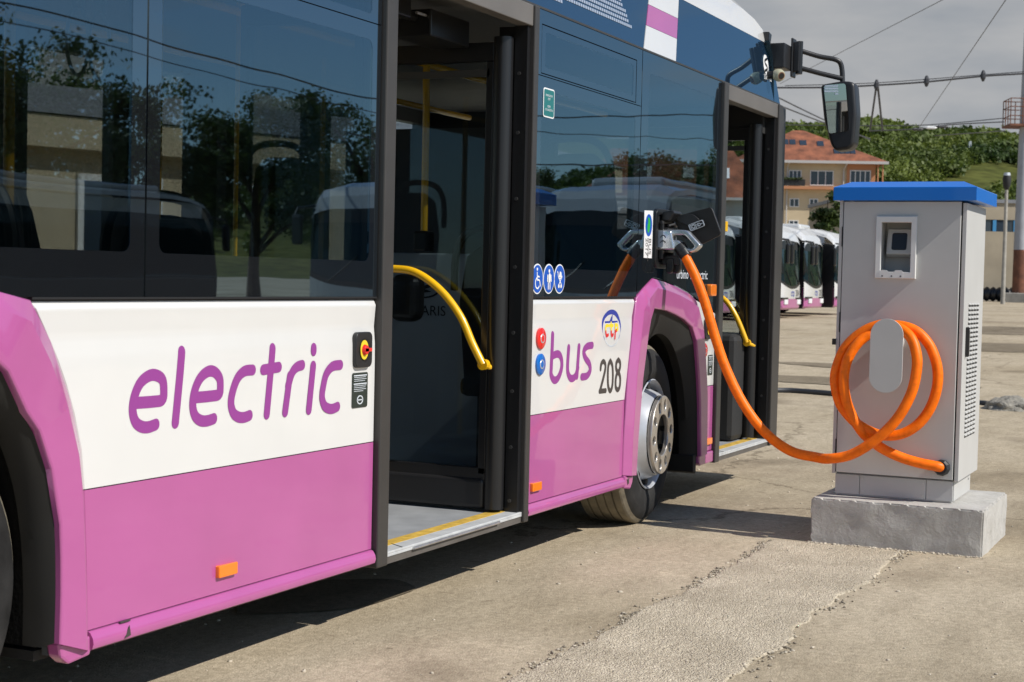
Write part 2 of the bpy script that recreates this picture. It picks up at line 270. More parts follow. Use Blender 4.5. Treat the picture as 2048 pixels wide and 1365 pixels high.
X_['woods'] = leaf_mat('woodland leaf', (0.040, 0.075, 0.010), (0.15, 0.19, 0.028), .05)

def ground_mat():
    m, t, b = new_mat('worn concrete yard')
    N = t.nodes.new; K = t.links.new
    tc = N('ShaderNodeTexCoord')
    def noise(scale, det=6, rough=.55, sc=None):
        n = N('ShaderNodeTexNoise'); n.inputs['Scale'].default_value = scale; n.inputs['Detail'].default_value = det; n.inputs['Roughness'].default_value = rough
        if sc:
            mp = N('ShaderNodeMapping'); mp.inputs['Scale'].default_value = sc; K(tc.outputs['Object'], mp.inputs[0]); K(mp.outputs[0], n.inputs['Vector'])
        else: K(tc.outputs['Object'], n.inputs['Vector'])
        return n
    def ramp(src, p0, c0, p1, c1):
        r = N('ShaderNodeValToRGB'); e = r.color_ramp.elements; e[0].position = p0; e[1].position = p1; e[0].color = (*c0, 1); e[1].color = (*c1, 1)
        K(src, r.inputs[0]); return r
    def mul(a, bb, fac=1.0):
        x = N('ShaderNodeMix'); x.data_type = 'RGBA'; x.blend_type = 'MULTIPLY'; x.inputs[0].default_value = fac; K(a, x.inputs[6]); K(bb, x.inputs[7]); return x.outputs[2]
    base = ramp(noise(.42, 7, .6).outputs['Fac'], .30, (0.458, 0.380, 0.264), .70, (0.618, 0.530, 0.396))
    c = base.outputs[0]
    c = mul(c, ramp(noise(1.9, 9, .7, (1, 2.6, 1)).outputs['Fac'], .30, (.80, .79, .77), .62, (1.06, 1.06, 1.06)).outputs[0])
    c = mul(c, ramp(noise(32, 8, .75).outputs['Fac'], .30, (.66, .65, .63), .66, (1.13, 1.13, 1.13)).outputs[0])
    c = mul(c, ramp(noise(2.6, 10, .72, (2.4, .5, 1)).outputs['Fac'], .56, (1, 1, 1), .70, (1.22, 1.22, 1.22)).outputs[0])      # pale scuffed streaks
    c = mul(c, ramp(noise(14, 5, .6).outputs['Fac'], .66, (1, 1, 1), .74, (.62, .60, .57)).outputs[0])
    c = mul(c, ramp(noise(190, 3, .6).outputs['Fac'], .34, (.66, .65, .64), .58, (1.04, 1.04, 1.04)).outputs[0])
    # damp stains and oil drips
    c = mul(c, ramp(noise(.75, 4, .5, (1, 1, 1)).outputs['Fac'], .60, (1, 1, 1), .72, (.62, .60, .58)).outputs[0])
    c = mul(c, ramp(noise(5.5, 3, .5).outputs['Fac'], .68, (1, 1, 1), .76, (.70, .68, .66)).outputs[0])
    # bands of dust and old wheel tracks run across the yard
    c = mul(c, ramp(noise(.16, 6, .6, (1, .22, 1)).outputs['Fac'], .55, (1, 1, 1), .66, (.70, .68, .66)).outputs[0])
    # cracks
    vo = N('ShaderNodeTexVoronoi'); vo.feature = 'DISTANCE_TO_EDGE'; vo.inputs['Scale'].default_value = .17
    wn = noise(1.1, 8, .7); ws = N('ShaderNodeVectorMath'); ws.operation = 'SCALE'; ws.inputs['Scale'].default_value = .8
    K(wn.outputs['Color'], ws.inputs[0]); wa = N('ShaderNodeVectorMath'); K(tc.outputs['Object'], wa.inputs[0]); K(ws.outputs[0], wa.inputs[1]); K(wa.outputs[0], vo.inputs['Vector'])
    crk = ramp(vo.outputs['Distance'], .0, (.35, .33, .30), .0035, (1, 1, 1))
    c = mul(c, crk.outputs[0], .8)
    K(c, b.inputs['Base Color']); b.inputs['Roughness'].default_value = .92; b.inputs['Specular IOR Level'].default_value = .25
    h1 = noise(9, 9, .7); h2 = noise(120, 4, .6)
    ad = N('ShaderNodeMath'); ad.operation = 'MULTIPLY_ADD'; ad.inputs[1].default_value = .35; K(h2.outputs['Fac'], ad.inputs[0]); K(h1.outputs['Fac'], ad.inputs[2])
    bp = N('ShaderNodeBump'); bp.inputs['Strength'].default_value = 1.0; bp.inputs['Distance'].default_value = .012
    K(ad.outputs[0], bp.inputs['Height']); K(bp.outputs[0], b.inputs['Normal'])
    return m
X_['ground'] = ground_mat()

def gravel_mat():
    m, t, b = new_mat('gravelly backfill')
    N = t.nodes.new; K = t.links.new; tc = N('ShaderNodeTexCoord')
    v = N('ShaderNodeTexVoronoi'); v.inputs['Scale'].default_value = 150; K(tc.outputs['Object'], v.inputs['Vector'])
    hs = N('ShaderNodeSeparateColor'); K(v.outputs['Color'], hs.inputs[0])
    r = N('ShaderNodeValToRGB'); e = r.color_ramp.elements; e[0].position = .0; e[0].color = (.42, .352, .25, 1); e[1].position = 1; e[1].color = (.67, .585, .45, 1)
    K(hs.outputs[0], r.inputs[0])
    n = N('ShaderNodeTexNoise'); n.inputs['Scale'].default_value = 3.0; n.inputs['Detail'].default_value = 8; K(tc.outputs['Object'], n.inputs['Vector'])
    r2 = N('ShaderNodeValToRGB'); e = r2.color_ramp.elements; e[0].position = .3; e[0].color = (.80, .79, .77, 1); e[1].position = .7; e[1].color = (1.1, 1.1, 1.1, 1); K(n.outputs['Fac'], r2.inputs[0])
    x = N('ShaderNodeMix'); x.data_type = 'RGBA'; x.blend_type = 'MULTIPLY'; x.inputs[0].default_value = 1; K(r.outputs[0], x.inputs[6]); K(r2.outputs[0], x.inputs[7])
    K(x.outputs[2], b.inputs['Base Color']); b.inputs['Roughness'].default_value = .95
    bp = N('ShaderNodeBump'); bp.inputs['Strength'].default_value = 1; bp.inputs['Distance'].default_value = .006; bp.invert = True
    K(v.outputs['Distance'], bp.inputs['Height']); K(bp.outputs[0], b.inputs['Normal'])
    return m
X_['gravel'] = gravel_mat()

def plinth_mat():
    m, t, b = new_mat('rendered concrete block')
    N = t.nodes.new; K = t.links.new; tc = N('ShaderNodeTexCoord')
    n = N('ShaderNodeTexNoise'); n.inputs['Scale'].default_value = 5; n.inputs['Detail'].default_value = 9; n.inputs['Roughness'].default_value = .65; K(tc.outputs['Object'], n.inputs['Vector'])
    r = N('ShaderNodeValToRGB'); e = r.color_ramp.elements; e[0].position = .3; e[0].color = (.43, .41, .375, 1); e[1].position = .7; e[1].color = (.52, .505, .47, 1); K(n.outputs['Fac'], r.inputs[0])
    K(r.outputs[0], b.inputs['Base Color']); b.inputs['Roughness'].default_value = .9
    n2 = N('ShaderNodeTexNoise'); n2.inputs['Scale'].default_value = 7; n2.inputs['Detail'].default_value = 10; n2.inputs['Roughness'].default_value = .62; n2.inputs['Distortion'].default_value = .2; K(tc.outputs['Object'], n2.inputs['Vector'])
    v = N('ShaderNodeTexVoronoi'); v.feature = 'DISTANCE_TO_EDGE'; v.inputs['Scale'].default_value = 4.5
    sc = N('ShaderNodeVectorMath'); sc.operation = 'SCALE'; sc.inputs['Scale'].default_value = .35; K(n2.outputs['Color'], sc.inputs[0])
    ad = N('ShaderNodeVectorMath'); K(tc.outputs['Object'], ad.inputs[0]); K(sc.outputs[0], ad.inputs[1]); K(ad.outputs[0], v.inputs['Vector'])
    mr = N('ShaderNodeMapRange'); mr.inputs[1].default_value = 0; mr.inputs[2].default_value = .02; K(v.outputs['Distance'], mr.inputs[0])
    mm = N('ShaderNodeMath'); mm.operation = 'MULTIPLY_ADD'; mm.inputs[1].default_value = .06; K(mr.outputs[0], mm.inputs[0]); K(n2.outputs['Fac'], mm.inputs[2])
    bp = N('ShaderNodeBump'); bp.inputs['Strength'].default_value = 1; bp.inputs['Distance'].default_value = .016; K(mm.outputs[0], bp.inputs['Height']); K(bp.outputs[0], b.inputs['Normal'])
    return m
X_['plinth'] = plinth_mat()

def hill_mat():
    m, t, b = new_mat('grassy hillside')
    N = t.nodes.new; K = t.links.new; tc = N('ShaderNodeTexCoord')
    n = N('ShaderNodeTexNoise'); n.inputs['Scale'].default_value = .012; n.inputs['Detail'].default_value = 6; K(tc.outputs['Object'], n.inputs['Vector'])
    r = N('ShaderNodeValToRGB'); e = r.color_ramp.elements; e[0].position = .38; e[0].color = (.07, .085, .02, 1); e[1].position = .62; e[1].color = (.155, .15, .04, 1); K(n.outputs['Fac'], r.inputs[0])
    n2 = N('ShaderNodeTexNoise'); n2.inputs['Scale'].default_value = .3; n2.inputs['Detail'].default_value = 5; K(tc.outputs['Object'], n2.inputs['Vector'])
    r2 = N('ShaderNodeValToRGB'); e = r2.color_ramp.elements; e[0].position = .35; e[0].color = (.6, .6, .6, 1); e[1].position = .65; e[1].color = (1.15, 1.15, 1.15, 1); K(n2.outputs['Fac'], r2.inputs[0])
    x = N('ShaderNodeMix'); x.data_type = 'RGBA'; x.blend_type = 'MULTIPLY'; x.inputs[0].default_value = 1; K(r.outputs[0], x.inputs[6]); K(r2.outputs[0], x.inputs[7])
    K(x.outputs[2], b.inputs['Base Color']); b.inputs['Roughness'].default_value = 1; b.inputs['Specular IOR Level'].default_value = .1
    return m
X_['hill'] = hill_mat()

# ------------------------------------------------------------------ geometry helpers
OFF = {}
def off(o):
    return OFF.get(o.name, Vector((0, 0, 0))) if o else Vector((0, 0, 0))

def thing(name, label, cat, loc=(0, 0, 0), group=None):
    o = bpy.data.objects.new(name, None); C.objects.link(o); o.location = loc; o.empty_display_size = .1
    o['label'] = label; o['category'] = cat
    if group: o['group'] = group
    OFF[o.name] = Vector(loc)
    return o

def link_mesh(name, me, m, parent=None, smooth=False, loc=None):
    if m is not None and not me.materials: me.materials.append(m)
    o = bpy.data.objects.new(name, me); C.objects.link(o)
    if smooth:
        me.shade_smooth(); me.set_sharp_from_angle(angle=R(38))
    if parent:
        o.parent = parent; OFF[o.name] = off(parent)
    return o

def tag(o, label=None, cat=None, group=None, kind=None):
    if label: o['label'] = label
    if cat: o['category'] = cat
    if group: o['group'] = group
    if kind: o['kind'] = kind
    return o

class MB:
    def __init__(s): s.v = []; s.f = []; s.mi = []
    def add(s, vs, fs, mi=0):
        n = len(s.v); s.v += [tuple(p) for p in vs]; s.f += [tuple(n+i for i in f) for f in fs]; s.mi += [mi]*len(fs); return s
    def box(s, x0, x1, y0, y1, z0, z1, mi=0):
        x0, x1 = min(x0, x1), max(x0, x1); y0, y1 = min(y0, y1), max(y0, y1); z0, z1 = min(z0, z1), max(z0, z1)
        return s.add([(x0,y0,z0),(x1,y0,z0),(x1,y1,z0),(x0,y1,z0),(x0,y0,z1),(x1,y0,z1),(x1,y1,z1),(x0,y1,z1)],
                     [(0,3,2,1),(4,5,6,7),(0,1,5,4),(1,2,6,5),(2,3,7,6),(3,0,4,7)], mi)
    def prism(s, poly, mp, d0, d1, mi=0):
        """poly: 2D points; mp(u,v,d)->3D; between depths d0 and d1."""
        n = len(poly); vs = [mp(u, v, d0) for u, v in poly] + [mp(u, v, d1) for u, v in poly]
        fs = [tuple(range(n))[::-1], tuple(range(n, 2*n))] + [(i, (i+1) % n, n+(i+1) % n, n+i) for i in range(n)]
        return s.add(vs, fs, mi)
    def loft(s, rings, closed=False, cap=False, mi=0):
        n = len(rings[0]); vs = [p for r in rings for p in r]; fs = []
        for k in range(len(rings)-1):
            for i in range(n if closed else n-1):
                j = (i+1) % n; fs.append((k*n+i, k*n+j, (k+1)*n+j, (k+1)*n+i))
        if cap: fs += [tuple(range(n))[::-1], tuple(range((len(rings)-1)*n, len(rings)*n))]
        return s.add(vs, fs, mi)
    def tube(s, path, r, n=10, cap=True, mi=0):
        P = [Vector(p) for p in path]; rr = r if isinstance(r, (list, tuple)) else [r]*len(P)
        t = (P[1]-P[0]).normalized(); a = t.orthogonal().normalized(); rings = []
        for i, p in enumerate(P):
            t2 = (P[min(i+1, len(P)-1)]-P[max(i-1, 0)])
            if t2.length > 1e-9: t = t2.normalized()
            a = (a - t*a.dot(t)).normalized(); b = t.cross(a)
            rings.append([p + (a*math.cos(q)+b*math.sin(q))*rr[i] for q in [2*math.pi*k/n for k in range(n)]])
        return s.loft(rings, True, cap, mi)
    def lathe(s, prof, mp, n=48, mi=0):
        """prof: (r,h); mp(a,b,h)->3D with a,b in the wheel plane"""
        rings = [[mp(r*math.cos(2*math.pi*k/n), r*math.sin(2*math.pi*k/n), h) for k in range(n)] for r, h in prof]
        return s.loft(rings, True, False, mi)
    def disc(s, c, r, mp, d0, d1, n=20, mi=0, rv=None):
        rv = rv or r
        return s.prism([(c[0]+r*math.cos(2*math.pi*k/n), c[1]+rv*math.sin(2*math.pi*k/n)) for k in range(n)], mp, d0, d1, mi)
    def mesh(s, name, o=Vector((0, 0, 0))):
        me = bpy.data.meshes.new(name); me.from_pydata([(p[0]-o[0], p[1]-o[1], p[2]-o[2]) for p in s.v], [], s.f); me.update()
        return me
    def build(s, name, m, parent=None, bevel=0, smooth=False, seg=2, fix=True):
        me = s.mesh(name, off(parent))
        if fix:
            bm = bmesh.new(); bm.from_mesh(me); bmesh.ops.recalc_face_normals(bm, faces=bm.faces); bm.to_mesh(me); bm.free()
        if isinstance(m, (list, tuple)):
            for q in m: me.materials.append(q)
            me.polygons.foreach_set('material_index', s.mi)
            o = link_mesh(name, me, None, parent, smooth)
        else: o = link_mesh(name, me, m, parent, smooth)
        if bevel:
            b = o.modifiers.new('bevel', 'BEVEL'); b.width = bevel; b.segments = seg; b.limit_method = 'ANGLE'; b.angle_limit = R(35)
        return o

SIDE = lambda u, v, d: (u, -d, v)          # on the bus side (normal -Y); d = outward
def FACEX(x0):                             # on a plane facing -X: u is -Y, d = outward
    return lambda u, v, d: (x0-d, -u, v)

def catmull(P, k=6):
    P = [Vector(p) for p in P]; o = []
    for i in range(len(P)-1):
        a, b, c, d = P[max(i-1, 0)], P[i], P[i+1], P[min(i+2, len(P)-1)]
        for j in range(k):
            t = j/k; o.append(.5*((2*b)+(c-a)*t+(2*a-5*b+4*c-d)*t*t+(3*b-a-3*c+d)*t**3))
    o.append(P[-1]); return o

def strokes(mb, sts, w_, mp, d=0.0, k=5, closed_tol=1e-4, wy=None, dd=.00025):
    """flat pen strokes with round ends, laid on a surface"""
    for si, st in enumerate(sts):
        if len(st) > 2: pts = [(p.x, p.y) for p in catmull([(a, b, 0) for a, b in st], k)]
        else: pts = [(st[0][0]+(st[1][0]-st[0][0])*q/12, st[0][1]+(st[1][1]-st[0][1])*q/12) for q in range(13)]
        dz = d + si*dd; n = len(pts); r = w_/2; rp = .0006/max(n-1, 1)
        Lf, Rt = [], []
        for i in range(n):
            a = pts[max(i-1, 0)]; b = pts[min(i+1, n-1)]; tx, ty = b[0]-a[0], b[1]-a[1]; l = math.hypot(tx, ty) or 1
            nx, ny = -ty/l*r, tx/l*r
            Lf.append((pts[i][0]+nx, pts[i][1]+ny)); Rt.append((pts[i][0]-nx, pts[i][1]-ny))
        vs = [mp(u, v, dz+i*rp) for i, (u, v) in enumerate(Lf)]+[mp(u, v, dz+i*rp) for i, (u, v) in enumerate(Rt)]
        mb.add(vs, [(i, i+1, n+i+1, n+i) for i in range(n-1)])
        for e, q in ((0, 1), (n-1, n-2)):
            a0 = math.atan2(pts[e][1]-pts[q][1], pts[e][0]-pts[q][0]); m = 7
            fan = [(pts[e][0]+r*math.cos(a0-math.pi/2+math.pi*i/m), pts[e][1]+r*math.sin(a0-math.pi/2+math.pi*i/m)) for i in range(m+1)]
            mb.add([mp(u, v, dz+e*rp) for u, v in fan], [tuple(range(m+1))])
    return mb

def plate(name, loops, M4, m, parent=None, ext=0.005, bev=0.0, bres=2):
    """filled 2D outline(s) with holes, extruded, placed by the 4x4 matrix"""
    cu = bpy.data.curves.new(name, 'CURVE'); cu.dimensions = '2D'; cu.fill_mode = 'BOTH'; cu.extrude = ext; cu.bevel_depth = bev; cu.offset = -bev; cu.bevel_resolution = bres
    for lp in loops:
        sp = cu.splines.new('POLY'); sp.points.add(len(lp)-1); sp.use_cyclic_u = True
        for p, (u, v) in zip(sp.points, lp): p.co = (u, v, 0, 1)
    tmp = bpy.data.objects.new(name, cu); me = bpy.data.meshes.new_from_object(tmp); bpy.data.objects.remove(tmp); me.name = name
    me.materials.clear()
    me.transform(Matrix.Translation(-off(parent)) @ M4)
    bpy.data.curves.remove(cu)
    return link_mesh(name, me, m, parent, smooth=bev > 0)

def side_m(y0): return Matrix(((1, 0, 0, 0), (0, 0, -1, y0), (0, 1, 0, 0), (0, 0, 0, 1)))
def facex_m(x0): return Matrix(((0, 0, -1, x0), (-1, 0, 0, 0), (0, 1, 0, 0), (0, 0, 0, 1)))

def text(name, s, size, M4, m, parent=None, sx=1.0, align='LEFT'):
    cu = bpy.data.curves.new(name, 'FONT'); cu.body = s; cu.size = size; cu.align_x = align; cu.extrude = 0.0002; cu.resolution_u = 3
    tmp = bpy.data.objects.new(name, cu); me = bpy.data.meshes.new_from_object(tmp); bpy.data.objects.remove(tmp); me.name = name
    me.materials.clear()
    me.transform(Matrix.Translation(-off(parent)) @ M4 @ Matrix.Diagonal((sx, 1, 1, 1)))
    return link_mesh(name, me, m, parent)

def rrect(u0, u1, v0, v1, r, n=5):
    o = []
    for cx, cy, a in ((u1-r, v1-r, 0), (u0+r, v1-r, 90), (u0+r, v0+r, 180), (u1-r, v0+r, 270)):
        o += [(cx+r*math.cos(R(a+90*i/n)), cy+r*math.sin(R(a+90*i/n))) for i in range(n+1)]
    return o
def circ(cu, cv, r, n=24, rv=None):
    rv = rv or r
    return [(cu+r*math.cos(2*math.pi*k/n), cv+rv*math.sin(2*math.pi*k/n)) for k in range(n)]
def rounded(poly, r, n=4):
    """round the corners of a polygon"""
    o = []; N = len(poly)
    for i in range(N):
        p = Vector(poly[i]); a = Vector(poly[i-1])-p; b = Vector(poly[(i+1) % N])-p
        t = min(r, a.length*.45, b.length*.45); a = p+a.normalized()*t; b = p+b.normalized()*t
        for k in range(n+1):
            s = k/n; q = a*(1-s)**2+p*2*s*(1-s)+b*s*s; o.append((q.x, q.y))
    return o
def copy_tree(o, parent=None):
    c = o.copy(); C.objects.link(c)
    if parent is not None: c.parent = parent
    for ch in list(o.children): copy_tree(ch, c)
    return c
def gz(x): return .006*min(max(x-12, 0), 98)

# ------------------------------------------------------------------ the setting: yard, gravel trench, hills
def struct(mb, name, m, smooth=False):
    o = mb.build(name, m, None, smooth=smooth); o['kind'] = 'structure'; return o

g = MB()
xs = [-300, -60, -10, 0, 4, 8, 12, 16, 20, 30, 45, 60, 80, 110, 160, 260, 500, 900]
ys = [-700, -200, -60, -20, -6, 0, 6, 20, 60, 200, 700]
vs = [(x, y, gz(x)) for x in xs for y in ys]; ny = len(ys)
g.add(vs, [(i*ny+j, (i+1)*ny+j, (i+1)*ny+j+1, i*ny+j+1) for i in range(len(xs)-1) for j in range(ny-1)])
struct(g, 'ground', X_['ground'])

# back-filled cable trench running from the plinth towards the camera
g = MB(); nx, nyy = 520, 64; tx0, tx1 = 2.6, 7.80
def trench_edges(x):
    a = -.712 + .034*mnoise.noise((x*2.1, 1.3, 0)) + .026*mnoise.noise((x*7, 4.3, 0)) + .007*mnoise.noise((x*23, 2.3, 0))
    b = -1.338 + .038*mnoise.noise((x*1.9, 7.7, 0)) + .034*mnoise.noise((x*6, 9.3, 0)) + .008*mnoise.noise((x*21, 5.3, 0))
    return a, b
vs = []
for i in range(nx+1):
    x = tx0+(tx1-tx0)*i/nx; a, b = trench_edges(x)
    for j in range(nyy+1):
        t = j/nyy; y = a+(b-a)*t
        edge = min(t, 1-t)
        z = .004+.003*min(1, edge*14) + .003*mnoise.noise((x*5, y*5, 2)) + .0035*mnoise.noise((x*40, y*40, 5))*min(1, edge*9)
        if edge < .07: z += .010*max(0, mnoise.noise((x*16, y*16, 8))+.2)*(1-edge/.07)*(edge/.03 if edge < .03 else 1)
        if edge == 0: z = -.004
        vs.append((x, y, max(z, .003) if edge else z))
g.add(vs, [(i*(nyy+1)+j, (i+1)*(nyy+1)+j, (i+1)*(nyy+1)+j+1, i*(nyy+1)+j+1) for i in range(nx) for j in range(nyy)])
struct(g, 'gravel_trench', X_['gravel'], smooth=True)

g = MB(); g.add([(10, -60, .004+gz(10)), (12, -60, .004+gz(12)), (160, -60, .004+gz(160)), (160, -9.4, .004+gz(160)), (110, -9.4, .004+gz(110)), (12, -9.4, .004+gz(12)), (10, -9.4, .004)], [(0, 1, 5, 6), (1, 2, 3, 4, 5)])
struct(g, 'asphalt_road', mat('old asphalt', (.032, .032, .033), .9, noise=.2, nscale=.6))

dm = bpy.data.materials.get('worn concrete yard').copy(); dm.name = 'damp concrete'
for nd in dm.node_tree.nodes:
    if nd.type == 'VALTORGB' and abs(nd.color_ramp.elements[0].color[0]-.458) < .002:
        for e in nd.color_ramp.elements: e.color = (e.color[0]*.50, e.color[1]*.49, e.color[2]*.48, 1)
def damp(P):
    g = MB(); Q = [(q.x, q.y) for q in catmull([(a, b, 0) for a, b in P+P[:1]], 8)][:-1]
    Q = [(x+.16*mnoise.noise((x*1.7, y*1.7, 3)), y+.12*mnoise.noise((x*2.1, y*2.1, 9))) for x, y in Q]
    g.add([(x, y, gz(x)+.007) for x, y in Q], [tuple(range(len(Q)))]); return struct(g, 'damp_patch', dm)
damp([(19.3, 4.2), (20.0, 3.0), (19.6, 1.6), (19.9, .4), (20.7, .3), (21.3, 1.5), (21.2, 2.8), (20.8, 4.4)])
damp([(23.6, 1.2), (23.4, 2.6), (24.3, 3.9), (24.7, 2.2)])
damp([(31.5, 3.4), (31.0, 1.8), (32.0, -.4), (34.5, -.2), (35.3, 1.8), (34.0, 3.6)])
damp([(42.0, 5.0), (41.0, 3.0), (43.0, .8), (47.0, 1.0), (48.0, 4.0)])
damp([(5.0, .62), (5.25, .30), (5.75, .22), (5.9, .48), (5.5, .70)])

def pebbles(name, pts, m):
    ico = bmesh.new(); bmesh.ops.create_icosphere(ico, subdivisions=1, radius=1)
    V = np.array([v.co[:] for v in ico.verts]); Fc = np.array([[v.index for v in f.verts] for f in ico.faces]); ico.free()
    allv, allf = [], []
    for k, (x, y, z, s) in enumerate(pts):
        q = V*(1+rng.uniform(-.28, .28, (len(V), 1)))*s*np.array([rng.uniform(.7, 1.3), rng.uniform(.7, 1.3), rng.uniform(.45, .8)])
        a = rng.uniform(0, 6.28); ca, sa = math.cos(a), math.sin(a)
        q = q @ np.array([[ca, -sa, 0], [sa, ca, 0], [0, 0, 1]])
        allv.append(q+np.array([x, y, z])); allf.append(Fc+k*len(V))
    v = np.concatenate(allv); f = np.concatenate(allf)
    me = bpy.data.meshes.new(name); me.vertices.add(len(v)); me.vertices.foreach_set('co', v.ravel())
    me.loops.add(len(f)*3); me.loops.foreach_set('vertex_index', f.ravel().astype(np.int32))
    me.polygons.add(len(f)); me.polygons.foreach_set('loop_start', np.arange(0, len(f)*3, 3, dtype=np.int32)); me.update(calc_edges=True)
    o = link_mesh(name, me, m); o['kind'] = 'stuff'; return o

pt = []
for k in range(6500):
    x = 3.6+(7.75-3.6)*rng.random(); a, b = trench_edges(x); y = a+(b-a)*rng.random()
    if x > 7.0 and rng.random() < .7: continue
    pt.append((x, y, .006, .0015+.0042*rng.random()**3))
pc_ = []
for k in range(3600):                                   # crumbled edges of the trench
    x = 3.6+(7.8-3.6)*rng.random(); a, b = trench_edges(x)
    if rng.random() < .6: y = a+rng.normal(0, .018)
    else: y = b+rng.normal(0, .028)
    dens = mnoise.noise((x*3, y*2, 3))
    if dens < .0 and rng.random() < .82: continue
    (pt if rng.random() < .35 else pc_).append((x, y, .003, .0015+.0075*rng.random()**3.2))
pebbles('trench_crumbs', pc_, X_['crumb'])['label'] = 'dark crumbled dirt along the edges of the gravel trench'
pebbles('trench_gravel', pt, X_['stone'])['label'] = 'small loose stones on the gravel trench'
pt = []
for k in range(2600):
    x = 3.4+rng.random()**1.6*11; y = -4+rng.random()*7
    pt.append((x, y, .001, .0015+.0085*rng.random()**4))
for k in range(260):                                     # rubble along the foot of the plinth
    t = rng.random(); x, y = (7.86-abs(rng.normal(0, .018)), -.85-.86*t) if t < 2 else (0, 0)
    pt.append((x, y, .002, .002+.008*rng.random()**2.5))
pebbles('scattered_stones', pt, X_['stone'])['label'] = 'loose stones scattered on the yard'

# hills round the yard
HR0, HR1 = 215.0, 470.0
def hill_top(az):
    d = math.degrees(az)
    t = 43.5-.22*max(0, 16-d) + 1.6*math.sin(d*.55+1) + .8*math.sin(d*1.7)
    if d < -8: t -= min(10, (-8-d)*.5)
    return t
def hill_z(r, az):
    t = (r-HR0)/(HR1-HR0)
    t = min(max(t, 0), 1); s = t*t*(3-2*t)
    s = .35*t+.65*s
    return .55 + (hill_top(az)-.55)*s + 2.2*mnoise.noise((r*.012, az*7, 1.7))*min(1, t*4)*(1-t*.6)
g = MB(); A0, A1, na, nr = R(-75), R(75), 150, 26; vs = []
for i in range(na+1):
    az = A0+(A1-A0)*i/na
    for j in range(nr+1):
        r = 190+(620-190)*j/nr
        z = hill_z(r, az) if r > HR0 else .50
        if r > HR1: z = hill_z(HR1, az)-(r-HR1)*.06
        vs.append((r*math.cos(az), r*math.sin(az), z))
g.add(vs, [(i*(nr+1)+j, i*(nr+1)+j+1, (i+1)*(nr+1)+j+1, (i+1)*(nr+1)+j) for i in range(na) for j in range(nr)])
struct(g, 'hills', X_['hill'], smooth=True)

def leaf_mesh(name, centers, radii, per, size, m, flat=.75, kind=None, parent=None):
    """leaf clumps: for each blob, small leaf quads spread over its volume"""
    n = len(centers); Cn = np.repeat(np.array(centers), per, 0); Rd = np.repeat(np.array(radii), per)
    d = rng.normal(size=(n*per, 3)); d /= np.linalg.norm(d, axis=1, keepdims=True)
    rr = (rng.random(n*per)**.45)*(1+.18*rng.normal(size=n*per))
    p = Cn + d*(rr*Rd)[:, None]*np.array([1, 1, flat])
    u = rng.normal(size=(n*per, 3)); u /= np.linalg.norm(u, axis=1, keepdims=True)
    nn = d+.7*rng.normal(size=(n*per, 3)); vv = np.cross(nn, u); vv /= np.linalg.norm(vv, axis=1, keepdims=True)+1e-9
    uu = np.cross(vv, nn); uu /= np.linalg.norm(uu, axis=1, keepdims=True)+1e-9
    s = (np.repeat(np.array(size)*np.ones(n), per)*rng.uniform(.55, 1.3, n*per))[:, None]
    q = np.stack([p-uu*s*.5-vv*s*.33, p+uu*s*.5-vv*s*.33, p+uu*s*.5+vv*s*.33, p-uu*s*.5+vv*s*.33], 1).reshape(-1, 3)
    if parent: q = q-np.array(off(parent))
    N = n*per; me = bpy.data.meshes.new(name); me.vertices.add(N*4); me.vertices.foreach_set('co', q.ravel())
    me.loops.add(N*4); me.loops.foreach_set('vertex_index', np.arange(N*4, dtype=np.int32))
    me.polygons.add(N); me.polygons.foreach_set('loop_start', np.arange(0, N*4, 4, dtype=np.int32)); me.update(calc_edges=True)
    o = link_mesh(name, me, m, parent)
    if kind: o['kind'] = kind
    return o

cs, rs = [], []
def woods(n, a0, a1, r0, r1, dens_gap):
    k = 0
    while k < n:
        az = R(a0+(a1-a0)*rng.random()); r = r0+(r1-r0)*math.sqrt(rng.random()); k += 1
        t = (r-HR0)/(HR1-HR0)
        v = mnoise.noise((r*.02, math.degrees(az)*.28, 4.2))
        if t < .80 and v < dens_gap - .25*t: continue
        if 8 < math.degrees(az) < 14.2 and .14 < t < .30 and v < .05: continue      # the open meadow on the slope
        s = rng.uniform(1.5, 3.0)+(1.0 if t > .75 else 0)
        cs.append((r*math.cos(az), r*math.sin(az), hill_z(min(r, HR1), az)+s*.55)); rs.append(s)
woods(3600, 4, 20, 222, 468, -.05)
woods(900, 6, 19, 440, 468, -1)
woods(1500, -50, 4, 240, 468, -.1)
leaf_mesh('hillside_woods', cs, rs, 110, [s*.27 for s in rs], X_['woods'], kind='stuff')['label'] = 'green scrub and woodland covering the hillside'

# ------------------------------------------------------------------ the electric bus (side plane y = 0, front towards +x)
BUS = thing('city_bus', 'large purple and white electric city bus with open doors, lettered electric bus 208', 'bus', (6.0, 1.27, 0))
def prof_top(z):
    P = [(1.199, .012), (1.176, .0005), (1.160, .002), (1.10, .0065), (1.04, .001), (.98, 0), (.0, 0)]
    for (za, ya), (zb, yb) in zip(P, P[1:]):
        if z >= zb: return ya+(yb-ya)*(za-z)/(za-zb)
    return 0
def lerp_curve(P, z):                                   # P: (x,z) with z falling
    if z >= P[0][1]: return P[0][0]
    for (xa, za), (xb, zb) in zip(P, P[1:]):
        if z >= zb: return xa+(xb-xa)*(za-z)/(za-zb) if za != zb else xb
    return P[-1][0]
def side_panel(name, zs, xl, xr, m, yp=prof_top, n=24):
    mb = MB(); rings = []
    for z in zs:
        a, b = xl(z), xr(z)
        rings.append([(a, .03, z), (a, yp(z)+.004, z)]+[(a+.004+(b-a-.008)*i/n, yp(z), z) for i in range(n+1)]+[(b, yp(z)+.004, z), (b, .03, z)])
    mb.loft(rings)
    return mb.build(name, m, BUS, smooth=True)
